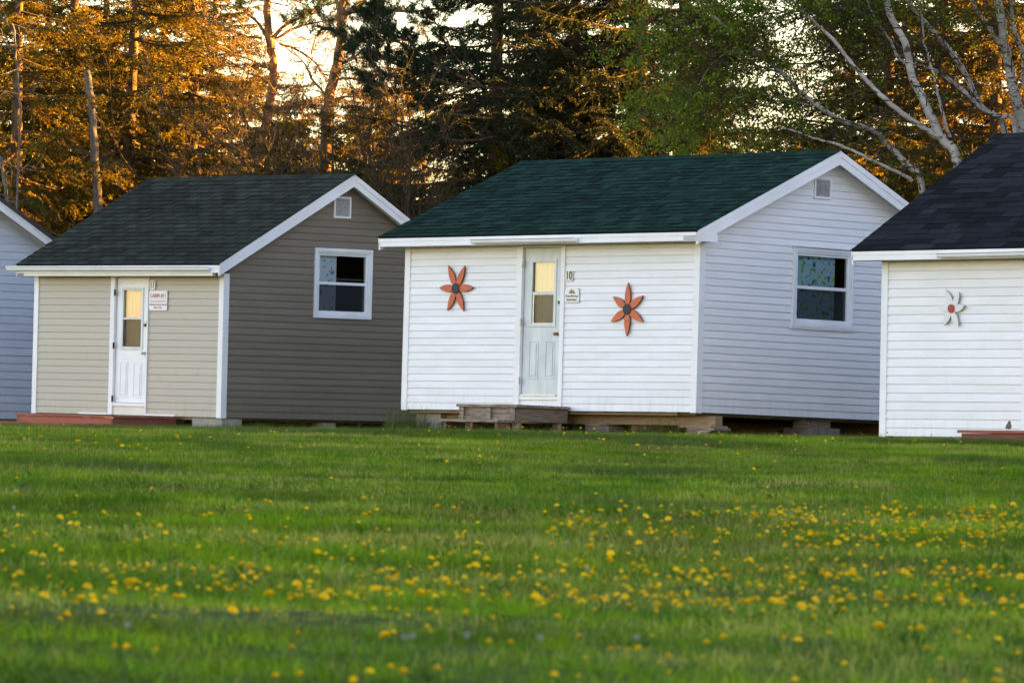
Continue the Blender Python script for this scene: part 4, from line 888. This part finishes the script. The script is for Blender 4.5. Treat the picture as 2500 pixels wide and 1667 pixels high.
F_ = [(2340, 900, 0), (2320, 740, 0), (2290, 600, 0), (2240, 350, 0), (2215, 180, 0), (2195, 60, 0), (2170, -100, 0), (2120, -400, 0)]
G_ = [(2235, 350, .1), (2130, 180, .2), (2030, 30, .2), (1950, -120, .2)]
I_ = [(2370, 760, .1), (2350, 520, .2), (2340, 330, .2), (2290, 200, .2), (2270, 60, .2), (2290, -120, .2)]
J_ = [(1500, 250, -.4), (1330, 90, -.5), (1150, 60, -.6), (900, 90, -.7), (700, 60, -.7), (520, 90, -.7)]
birch('thick white birch clump at the right edge above the black roof', 2498, 90.5, [(F_, .100, .06, True, 6), (D_, .062, .03, True, 8), (E_, .048, .015, True, 11), (G_, .04, .018, False, 7), (I_, .042, .03, True, 5), (J_, .02, .007, False, 18)], 22, 13)
# --- pines
def pine(label, base_px, Y, trunk, limbs, seed, r0, bark, tuftn, foliage=True, dead=0):
    r = np.random.default_rng(seed); bx = at(base_px, 900, Y); base = np.array([bx[0], bx[1], float(gz(bx[0], bx[1]))-.1]); e = empty('pine_tree', tuple(base), 0, label, 'pine tree')
    Wd = Wood(); Lf = Leaves()
    if trunk:
        P = down([at(q[0], q[1], Y+(q[2] if len(q) > 2 else 0)) for q in trunk], base); P = smooth_path(P, 5)-base; T = Wood(); T.tube(P+r.normal(size=P.shape)*.008, np.linspace(r0, r0*.55, len(P))*r.uniform(.9, 1.1, len(P)), 12); link('trunk', T.mesh('pine_trunk', M[bark]), e)
    for pts, ra, ntw, leaf in limbs:
        P = smooth_path([at(q[0], q[1], Y+(q[2] if len(q) > 2 else 0)) for q in pts], 4)-base; T = Wood(); n = len(P); T.tube(P+r.normal(size=P.shape)*.008, np.linspace(ra, ra*.35, n), 7); link('limb', T.mesh('pine_limb', M[bark if ra > .018 or bark == 'pine_bark' else 'twig']), e)
        for q in range(ntw):
            i = r.integers(max(1, n//5), n) if leaf else r.integers(1, n); i = min(i, n-1); fd = unit(P[min(i+1, n-1)]-P[i-1]); nd = unit(fd*.6+r.normal(size=3)*.55+np.array([0, 0, .12 if leaf else 0])); tips = []
            if leaf: grow(Wd, P[i], nd, r.uniform(.28, .6), .011, 1, tips, r, wig=.15, nch=(4, 7), ang=.6, grav=.05, ratio=(.4, .6)); tufts(Lf, tips, r, tuftn, .10, .0085)
            else:
                for _ in range(2): grow(Wd, P[i], unit(nd+r.normal(size=3)*.3), r.uniform(.3, 1.1), .012, 2, tips, r, wig=.3, nch=(2, 5), ang=.9)
    if Wd.n: tag(link('twigs', Wd.mesh('pine_twigs', M['lit_twig' if bark == 'pine_bark' else 'twig']), e), kind='stuff')
    if Lf.c: tag(link('crown', Lf.mesh('pine_needle_crown', M['pine']), e), kind='stuff')
    return e
pine('orange-lit pine with forked bare limbs, left of the bright sky gap', 640, 105.5, [(632, 420), (645, 330), (668, 190), (660, 110), (652, 30), (655, -60), (650, -300)],
     [([(668, 150), (640, 70), (600, 30), (565, -20)], .035, 6, False), ([(662, 100), (700, 60), (760, 30), (800, -20)], .04, 4, True), ([(672, 95), (720, 70), (770, 55), (830, 50)], .03, 5, True), ([(640, 95), (590, 85), (540, 60), (500, 40)], .02, 7, False), ([(670, 180), (620, 150), (560, 130), (510, 110)], .02, 7, False),
      ([(680, 105), (740, 130), (775, 160), (800, 200)], .028, 7, False), ([(760, 135), (770, 95), (785, 75)], .02, 4, False), ([(665, 200), (610, 180), (560, 150), (500, 115)], .02, 7, False), ([(640, 330), (590, 320), (540, 330)], .02, 8, False), ([(650, 270), (700, 260), (770, 265)], .022, 9, False),
      ([(648, 300), (610, 260), (580, 270), (530, 245)], .018, 6, False), ([(640, 350), (700, 350), (690, 420)], .02, 6, False), ([(655, -40), (700, -10), (760, 20)], .03, 8, True), ([(655, -60), (600, -10), (700, 15)], .03, 8, True)], 31, .100, 'pine_bark', 60)
pine('orange-lit pine leaning left with a long limb reaching right over the sky gap', 790, 104, [(795, 330), (805, 230), (822, 165), (833, 90), (832, 30), (850, -60), (830, -300)],
     [([(835, 38), (890, 22), (950, 26), (1010, 28), (1070, 20)], .05, 7, True), ([(832, 60), (860, 20), (900, -5), (940, -30)], .035, 7, True), ([(810, 200), (850, 190), (900, 205), (950, 215)], .03, 9, False), ([(815, 180), (850, 150), (920, 130), (980, 120)], .022, 7, False), ([(800, 240), (760, 190), (740, 150), (690, 110)], .026, 6, False), ([(800, 250), (850, 235), (930, 250), (1000, 260)], .026, 9, False), ([(835, 20), (810, -10), (780, -20)], .03, 7, True)], 32, .118, 'pine_bark', 60)
PY = 96.5
pine('dark green pine bough reaching left in front of the sky gap', 1540, PY, [(1540, 420), (1545, 330), (1548, 200), (1550, 60), (1555, -100), (1560, -300)],
     [([(1500, 330), (1400, 250), (1300, 225), (1180, 215), (1080, 200), (1000, 175)], .045, 12, True), ([(1180, 215), (1090, 170), (1020, 130), (950, 90), (900, 70)], .03, 16, True), ([(1060, 190), (980, 165), (920, 130), (860, 120)], .022, 17, True), ([(1020, 130), (960, 100), (890, 95), (830, 80)], .02, 18, True),
      ([(1150, 215), (1080, 235), (1010, 230), (950, 220)], .022, 14, True), ([(1480, 370), (1400, 335), (1300, 300), (1200, 290), (1100, 280)], .055, 14, True), ([(1300, 300), (1220, 330), (1130, 345), (1060, 330)], .025, 12, True), ([(1180, 215), (1120, 150), (1090, 100), (1070, 60)], .022, 14, True), ([(1080, 200), (1010, 200), (960, 180), (910, 190)], .02, 14, True), ([(1545, 330), (1440, 350), (1330, 375), (1250, 370)], .03, 10, True), ([(1020, 125), (985, 90), (950, 50), (930, 40)], .016, 14, True)], 33, .16, 'bark', 70)
# --- dead trunks
def snag(label, pts, Y, r0, br, seed):
    r = np.random.default_rng(seed); q = pts[0]; b0 = at(q[0], q[1], Y); base = np.array([b0[0], b0[1], float(gz(b0[0], b0[1]))-.1]); e = empty('dead_tree', tuple(base), 0, label, 'dead tree')
    P = [base, base+np.array([.02, 0, 2.2])]+[at(a[0], a[1], Y) for a in pts]; P = smooth_path(P, 5)-base; T = Wood(); n = len(P); T.tube(P+r.normal(size=P.shape)*.012, np.linspace(r0*1.2, r0*.75, n), 9); link('trunk', T.mesh('dead_trunk', M['snag']), e)
    Wd = Wood()
    for k in range(br):
        i = r.integers(n//2, n); grow(Wd, P[i], unit(np.array([r.normal(), r.normal(), .1])), r.uniform(.2, .9), .012, 1, [], r, wig=.25)
    if br: tag(link('twigs', Wd.mesh('dead_twigs', M['snag']), e), kind='stuff')
snag('grey weathered dead trunk with snapped top among the golden spruces', [(243, 560), (236, 450), (228, 340), (222, 240), (212, 172)], 103.3, .085, 4, 41)
snag('thin dead trunk leaning at the left edge above the blue-white cabin', [(18, 520), (8, 430), (-4, 380)], 100.5, .035, 9, 42)
snag('slender bare stem hanging before the left spruces', [(48, 300), (44, 220), (38, 120), (30, 60)], 101.5, .022, 12, 43)
# --- leafless thicket
def shrub(label, px, Y, H, seed, nst, leaf, spreadx=1.0, name='shrub'):
    r = np.random.default_rng(seed); x, y = sx(px, Y); z0 = float(gz(x, y)); e = empty(name, (x, y, z0), 0, label, 'shrub', 'budding shrubs between the cabins'); Wd = Wood(); tips = []
    for k in range(nst):
        a = r.uniform(0, 6.28); d = np.array([math.cos(a)*.32*spreadx, math.sin(a)*.3, 1.]); p = np.array([r.normal()*.3, r.normal()*.2, -.1]); T = []
        grow(Wd, p, d, H*r.uniform(.65, .92), .030, 4, tips, r, wig=.10, nch=(3, 6), ang=.62, ratio=(.36, .6), grav=.01, start=.35)
    tag(link('branches', Wd.mesh('shrub_branches', M['twig']), e), kind='stuff'); Lf = Leaves(); leafy(Lf, tips, r, leaf, .030, .018, .02, .1); tag(link('crown', Lf.mesh('shrub_leaves', M['bud_leaf']), e), kind='stuff')
shrub('tangled budding shrub right of the taupe cabin ridge', 985, 97, 5.6, 51, 6, 11); shrub('tangled budding shrub directly above the taupe cabin ridge end', 860, 99, 6.2, 52, 6, 9)
shrub('tangled budding shrub above the middle of the taupe roof', 740, 101, 6.3, 53, 5, 6); shrub('tangled budding shrub at the left end of the green roof', 1100, 97, 5.4, 54, 5, 9)
# ------------------------------------------------------------------ lawn
def grassmat(name, c1, c2, straw, trans=.35):
    m = leafmat(name, c1, c2, trans, (1.3, 1.25, .7), scale=1.1, rnd=.62); t = m.node_tree; N = t.nodes; L = t.links
    vm = [n for n in N if n.type == 'VECT_MATH' and n.operation == 'SCALE'][0]; cur = vm.inputs[0].links[0].from_socket
    g = N.new('ShaderNodeNewGeometry'); oi = N.new('ShaderNodeObjectInfo')
    mp = N.new('ShaderNodeMapping'); mp.inputs['Scale'].default_value = (.45, .9, .3); L.new(g.outputs['Position'], mp.inputs[0])
    nz = N.new('ShaderNodeTexNoise'); nz.inputs['Scale'].default_value = .8; nz.inputs['Detail'].default_value = 5; nz.inputs['Roughness'].default_value = .65; L.new(mp.outputs[0], nz.inputs[0])
    ad = N.new('ShaderNodeMath'); ad.operation = 'MULTIPLY_ADD'; ad.inputs[1].default_value = .30; L.new(g.outputs['Random Per Island'], ad.inputs[0]); L.new(nz.outputs[0], ad.inputs[2])
    mr = N.new('ShaderNodeMapRange'); mr.inputs[1].default_value = .73; mr.inputs[2].default_value = .84; L.new(ad.outputs[0], mr.inputs[0])
    mx = N.new('ShaderNodeMix'); mx.data_type = 'RGBA'; L.new(mr.outputs[0], mx.inputs[0]); L.new(cur, mx.inputs[6]); mx.inputs[7].default_value = (*straw, 1)
    mp2 = N.new('ShaderNodeMapping'); mp2.inputs['Scale'].default_value = (.30, .95, .3); L.new(g.outputs['Position'], mp2.inputs[0])
    n3 = N.new('ShaderNodeTexNoise'); n3.inputs['Scale'].default_value = 1.0; n3.inputs['Detail'].default_value = 4; L.new(mp2.outputs[0], n3.inputs[0]); m3 = N.new('ShaderNodeMapRange'); m3.inputs[1].default_value = .36; m3.inputs[2].default_value = .60; m3.inputs[3].default_value = .55; m3.inputs[4].default_value = 1.25; L.new(n3.outputs[0], m3.inputs[0])
    v3 = N.new('ShaderNodeVectorMath'); v3.operation = 'SCALE'; L.new(mx.outputs[2], v3.inputs[0]); L.new(m3.outputs[0], v3.inputs[3]); L.new(v3.outputs[0], vm.inputs[0])
    return m
M['grass'] = grassmat('lawn_grass', (.175, .280, .003), (.060, .130, .003), (.30, .26, .08))
M['rosette'] = leafmat('broad_weed_leaves', (.12, .24, .015), (.04, .09, .012), .35, (1.3, 1.2, .7))
M['dark_grass'] = leafmat('dark_fine_grass', (.062, .120, .010), (.085, .110, .025), .3, rnd=.4)
M['thatch'] = leafmat('dry_stalks', (.30, .27, .12), (.22, .20, .07), .3, rnd=.4)
M['tall_grass'] = leafmat('tall_rough_grass', (.07, .12, .015), (.12, .12, .04), .35, (1.2, 1.15, .7), scale=9)
def tuft(nb, rad, h, wd, seed, m, nm, flop=.35, seg=2):
    r = np.random.default_rng(seed); V = []; Fc = []
    for i in range(nb):
        a, q = r.uniform(0, 6.28), rad*math.sqrt(r.uniform()); b = np.array([q*math.cos(a), q*math.sin(a), -.01]); L_ = h*r.uniform(.35, 1.25); lean = r.normal(size=2)*flop; th = r.uniform(0, 3.14); s = np.array([math.cos(th), math.sin(th), 0])*wd/2*r.uniform(.7, 1.2)
        n0 = len(V)
        for k in range(seg+1):
            t = k/seg; c_ = b+np.array([lean[0]*t*t*L_, lean[1]*t*t*L_, L_*(t-.18*t*t*np.hypot(*lean))]); w_ = s*(1-t*.85); V += [c_-w_, c_+w_]
        for k in range(seg): Fc.append((n0+2*k, n0+2*k+1, n0+2*k+3, n0+2*k+2))
    return npmesh(nm, V, Fc, m)
col_t = bpy.data.collections.new('tuft_library')
tl = [tuft(26, .10, .062, .0048, 1, M['grass'], 'tuft'), tuft(24, .09, .075, .0045, 2, M['grass'], 'tuft', .5), tuft(30, .11, .050, .005, 3, M['grass'], 'tuft', .6), tuft(9, .05, .080, .018, 4, M['rosette'], 'rosette', 1.1), tuft(7, .07, .115, .003, 5, M['thatch'], 'seed_stalks', .3), tuft(46, .12, .115, .0032, 6, M['dark_grass'], 'fine_tuft', .45)]
for i, me in enumerate(tl):
    o = bpy.data.objects.new('tuft_%d' % i, me); col_t.objects.link(o)
NG = 175000
yy = np.sqrt(rng.uniform(14**2, 78**2, NG)); xx = rng.uniform(-1, 1, NG)*(.104*yy+4.0)
n2 = 26000; yb = rng.uniform(78, 100, n2); xb = rng.uniform(-1, 1, n2)*(.105*yb+1); yy = np.concatenate([yy, yb]); xx = np.concatenate([xx, xb])
keep = np.ones(len(yy), bool)
for cn, c in CAB.items():
    P = np.stack([xx-c['o'][0], yy-c['o'][1], np.zeros_like(xx)], -1) @ c['R']
    keep &= ~((P[:, 0] < .05) & (P[:, 0] > -c['W']-.05) & (P[:, 1] > .15) & (P[:, 1] < 2*c['Dh']))
    for sn, x0, x1, y0 in (('eleven', -3.2, -1.0, -1.4), ('ten', -3.65, -2.43, -1.15)):
        if cn == sn: keep &= ~((P[:, 0] > x0) & (P[:, 0] < x1) & (P[:, 1] > y0) & (P[:, 1] < .2))
xx, yy = xx[keep], yy[keep]; zz = gz(xx, yy)
big = hash_noise(xx*.35, yy*.8, 9.0); mid_ = hash_noise(xx*1.1, yy*2.3, 2.5)
fin = hash_noise(xx*4.5, yy*5.0, 3.3)
scl = np.clip(1.0+.40*big+.28*mid_+.25*fin, .4, 1.9)*rng.uniform(.7, 1.25, len(xx))*np.interp(yy, [40, 55, 72], [1, .85, .72])
vi = rng.choice(3, len(xx)); dens = np.clip(.10+.16*(hash_noise(xx*.8, yy*.8, 6.)+.3), 0, .32)*(yy < 56); vi = np.where(rng.uniform(size=len(xx)) < dens, 3, vi); vi = np.where(rng.uniform(size=len(xx)) < np.clip(.02+.16*(hash_noise(xx*.5, yy*.9, 12.)-.25), .01, .25), 4, vi)
patch = hash_noise(xx*.42+3, yy*.62, 15.)+.35*hash_noise(xx*1.5, yy*1.7, 5.); vi = np.where((yy > 36) & (yy < 70) & (rng.uniform(size=len(xx)) < np.clip((patch-.42)/.6, 0, .75)), 5, vi); scl = np.where(vi == 5, np.clip(scl, .8, 1.25), scl)
me = bpy.data.meshes.new('lawn_grass'); me.vertices.add(len(xx)); me.vertices.foreach_set('co', np.stack([xx, yy, zz], -1).astype(np.float32).ravel())
for nm, ty, dat in (('sc', 'FLOAT', scl), ('rz', 'FLOAT', rng.uniform(0, 6.28, len(xx))), ('vi', 'INT', vi)):
    a = me.attributes.new(nm, ty, 'POINT'); a.data.foreach_set('value', dat.astype(np.int32 if ty == 'INT' else np.float32))
go = link('grass', me); tag(go, 'green lawn grass with straw-coloured patches in front of the cabins', 'grass', kind='stuff')
ng = scatter_nodes('grass_scatter', col_t, False)
md = go.modifiers.new('scatter', 'NODES'); md.node_group = ng
# tall grass at the cabin feet
def clump(cn, x, y, label, nb, rad, h, seed, dry=False):
    c = CAB[cn]; p = c['R'] @ np.array([x, y, 0])+c['o']; z = float(gz(p[0], p[1])); me = tuft(nb, rad, h, .007, seed, M['tall_grass'], 'tall_grass', .35, 3)
    o = link('tall_grass', me); o.location = (p[0], p[1], z); tag(o, label, 'grass clump', 'uncut grass around the green-roofed cabin piers')
clump('ten', -5.65, -.05, 'tall dark grass growing up beside the left end pier of the green-roofed cabin', 520, .34, .42, 61)
clump('ten', -5.15, .1, 'tall grass left of the grey steps, right of the pale end pier', 300, .35, .27, 62)
clump('ten', loc('ten', 1630, 1040, 'f', .0)[0], .02, 'thin tall grass before the corner pier of the green-roofed cabin', 110, .30, .30, 63)
clump('ten', loc('ten', 1575, 1040, 'f', .0)[0], .1, 'low weedy grass under the front beam of the green-roofed cabin', 170, .35, .20, 64)
clump('ten', loc('ten', 1430, 1040, 'f', .0)[0], .1, 'weedy grass just right of the grey steps', 130, .3, .18, 65)
# --- dandelions
def head_mesh(kind):
    r = np.random.default_rng(5 if kind == 0 else 6); V = []; Fc = []; R0 = .018
    lay = [(16, R0, .0, .10), (14, R0*.8, .003, .45), (10, R0*.5, .006, .9)] if kind == 0 else [(60, .017, .0, 0)]
    for n, L_, z, el in lay:
        for i in range(n):
            if kind == 0:
                a = 6.283*(i+r.uniform(-.2, .2))/n; d = np.array([math.cos(a)*math.cos(el), math.sin(a)*math.cos(el), math.sin(el)]); s = np.array([-math.sin(a), math.cos(a), 0])*.0038; b = np.array([0, 0, z])
                k = len(V); V += [b-s*.4, b+s*.4, b+d*L_+s, b+d*L_-s]; Fc.append((k, k+1, k+2, k+3))
            else:
                d = unit(r.normal(size=3)); s = unit(np.cross(d, r.normal(size=3)))*.004; k = len(V); b = np.array([0, 0, .004]); V += [b, b+d*L_-s, b+d*L_*1.1, b+d*L_+s]; Fc.append((k, k+1, k+2, k+3))
    return npmesh('flower_head', V, Fc, M['dandelion'] if kind == 0 else M['puff'])
HEAD = [head_mesh(0), head_mesh(1)]
b = MB(); b.cyl((0, 0, -1), (0, 0, 1), .0014, 1.0, 5); b.cyl((0, 0, -.0), (0, 0, 1), .004, .001, 6); STEM = b.mesh('stem', M['stem'])
b = MB(); b.cyl((0, 0, -.012), (0, 0, 1), .0035, .012, 8, r2=.006); CAL = b.mesh('calyx', M['stem'])
def ground_at(px, py):
    d = FX+RX*(px-CX)/F+UX*(CY-py)/F; d = d/d[1]; lo, hi = 12., 84.
    for _ in range(40):
        m_ = (lo+hi)/2; zg_ = min(-1.06+.0195*m_, .34)+.068
        if d[2]*m_ > zg_: lo = m_
        else: hi = m_
    return d[0]*lo, lo
ZA = [(1190,77),(1188,99),(1118,88),(1292,83),(1468,95),(1415,150),(1368,138),(1740,63),(1943,70),(1805,105),(1745,123),(1716,132),(1888,132),(1862,155),(2113,28),(2213,80),(2170,100),(2250,112),(2225,230),(2280,312),(2285,268),(2305,268),(1467,265),(1710,228),(1373,203),(1480,345),(1487,380),(1590,327),(1720,422),(1602,462),(1420,465),(1854,425),(1950,435),(1990,420),(1920,512),(1710,505),(1745,525),(1820,495),(1667,530),(1390,527),(1508,525),(1550,543),(1311,555),(1225,555),(1112,573),(1088,470),(1155,367),(1075,410),(1040,432),(840,545),(775,492),(704,455),(590,420),(547,443),(617,468),(655,466),(527,535),(441,515),(343,502),(210,530),(288,590),(318,600),(55,620),(125,602),(85,503),(450,545),(485,572),(535,612),(624,515),(2240,460),(2308,447),(2310,500),(2230,557),(2092,553),(2058,357),(2095,305),(2012,495),(2040,625),(608,750),(748,735),(415,882),(1770,830),(1437,848),(1690,885),(1320,865),(1870,825),(2060,742),(1398,730),(520,85),(497,82),(358,107),(322,95),(370,130),(430,145),(165,173),(222,178),(207,276),(160,272),(110,118),(88,92),(83,155),(24,222),(940,207),(984,203),(735,153),(727,187),(765,165),(1220,170),(450,260),(698,255)]
ZB = [(114,28),(198,47),(197,82),(185,115),(170,148),(78,133),(240,157),(304,145),(316,162),(505,88),(543,198),(595,178),(650,145),(710,140),(800,122),(770,113),(980,95),(876,105),(1055,110),(1142,110),(1172,92),(1215,88),(1245,63),(1303,60),(1330,88),(1377,98),(1405,62),(1448,98),(1243,153),(1330,188),(1187,120),(1463,218),(1610,88),(1655,100),(1745,88),(1715,85),(1915,100),(1923,130),(2245,100),(2320,98),(1935,232),(1940,270),(1848,265),(2058,287),(2048,345),(20,325),(130,337),(238,330),(374,283),(718,270),(968,342),(1040,352),(1272,358),(1215,372),(1240,385),(1457,372),(1435,398),(1466,425),(1412,427),(1460,465),(1513,490),(1587,468),(1562,415),(1640,420),(1753,390),(1805,372),(1912,405),(1925,435),(1983,435),(2145,375),(2170,390),(2250,382),(1825,465),(875,420),(822,400),(750,470),(800,495),(893,515),(840,500),(1085,430),(1035,433),(1070,515),(1100,470),(1130,445),(1050,485),(1375,500),(1350,530),(1460,517),(1105,573),(1143,573),(1490,567),(1640,553),(2105,545),(545,410),(510,412),(455,445),(410,462),(470,460),(530,447),(340,445),(268,447),(240,475),(30,410),(35,530),(25,490),(60,450),(170,440),(443,535),(350,513),(590,547),(672,545),(640,475),(200,525),(487,558),(120,598),(1293,603),(1348,587),(1857,657),(1808,673),(1420,695),(1658,655),(2047,740),(1495,803),(1258,887),(572,710),(650,755),(505,768),(460,757),(372,758),(833,722),(815,762),(915,708),(613,848),(225,860),(250,815),(106,855),(1905,880),(2070,893),(2215,855),(1893,727),(1950,762),(2328,737),(2085,655),(2145,615),(2230,665),(2040,650),(1270,727)]
PUFF = [(34, 1239), (1006, 1568), (987, 1577), (2440-1300, 1568), (311, 1538), (1554, 1572), (1434, 1408), (1384, 1330), (1844, 1243), (1318, 1578)]
spots = [(x/1.96, 1200+y/1.96) for x, y in ZA]+[(1300+x/1.96, 1200+y/1.96) for x, y in ZB]
rd = random.Random(77)
for n_, x0, x1, y0, y1 in ((260, 1900, 2500, 1238, 1330), (110, 1330, 1980, 1245, 1330), (40, 0, 1200, 1245, 1340), (210, 1300, 2500, 1385, 1480), (140, 0, 1300, 1385, 1490), (50, 0, 1250, 1330, 1400), (25, 1300, 2500, 1335, 1385),
                           (110, 0, 2500, 1046, 1110), (50, 900, 2500, 1048, 1075), (26, 0, 2500, 1110, 1235), (18, 0, 2500, 1500, 1660)):
    for i in range(n_): spots.append((rd.uniform(x0, x1), rd.uniform(y0, y1)))
pts = sorted([(*ground_at(*s), i) for i, s in enumerate(spots)], key=lambda q: q[1]); far = [[], []]
for n_, (x, y, _) in enumerate(pts):
    z = float(gz(x, y)); h = (rd.uniform(.055, .085) if rd.random() < .85 else rd.uniform(.085, .11)) if y < 46 else rd.uniform(.09, .13); s = rd.uniform(.48, .95) if rd.random() < .88 else 1.2; tilt = (rd.uniform(-.1, .5), rd.uniform(-.35, .35), rd.uniform(0, 6.28))
    if n_ < 296:
        reg = 'right' if x > .02*y else 'left'; e = empty('dandelion', (x, y, z), 0, 'yellow dandelion flower standing in the nearer %s part of the lawn' % reg, 'dandelion', 'yellow dandelions in the %s part of the lawn' % reg)
        o = link('flower_head', HEAD[0], e, (0, 0, h), tilt); o.scale = (s, s, s); o = link('stem', STEM, e, (0, 0, h)); o.scale = (1, 1, h); o.rotation_euler = (0, 0, 0)
    else: far[0].append((x, y, z+h, s*1.02, tilt)); far[1].append((x, y, z, h))
from mathutils import Euler
V = []; Fc = []
hv = np.array([v.co[:] for v in HEAD[0].vertices]); hf = np.array([p.vertices[:] for p in HEAD[0].polygons])
for k, (x, y, z, s, t) in enumerate(far[0]):
    V.append(hv*s @ np.array(Euler(t).to_matrix()).T+np.array([x, y, z])); Fc.append(hf+k*len(hv))
tag(link('distant_dandelions', npmesh('distant_dandelions', np.concatenate(V), np.concatenate(Fc), M['dandelion'])), 'many small yellow dandelions dotting the lawn farther back towards the cabins', 'dandelions', kind='stuff')
for k, (px, py) in enumerate(PUFF):
    x, y = ground_at(px, py); z = float(gz(x, y)); h = .09; e = empty('dandelion_seed_head', (x, y, z), 0, 'pale grey-white dandelion seed head on a stalk in the lawn', 'seed head', 'dandelion seed heads in the lawn')
    link('seed_head', HEAD[1], e, (0, 0, h)).scale = (.62, .62, .62); o = link('stem', STEM, e, (0, 0, h)); o.scale = (1, 1, h)
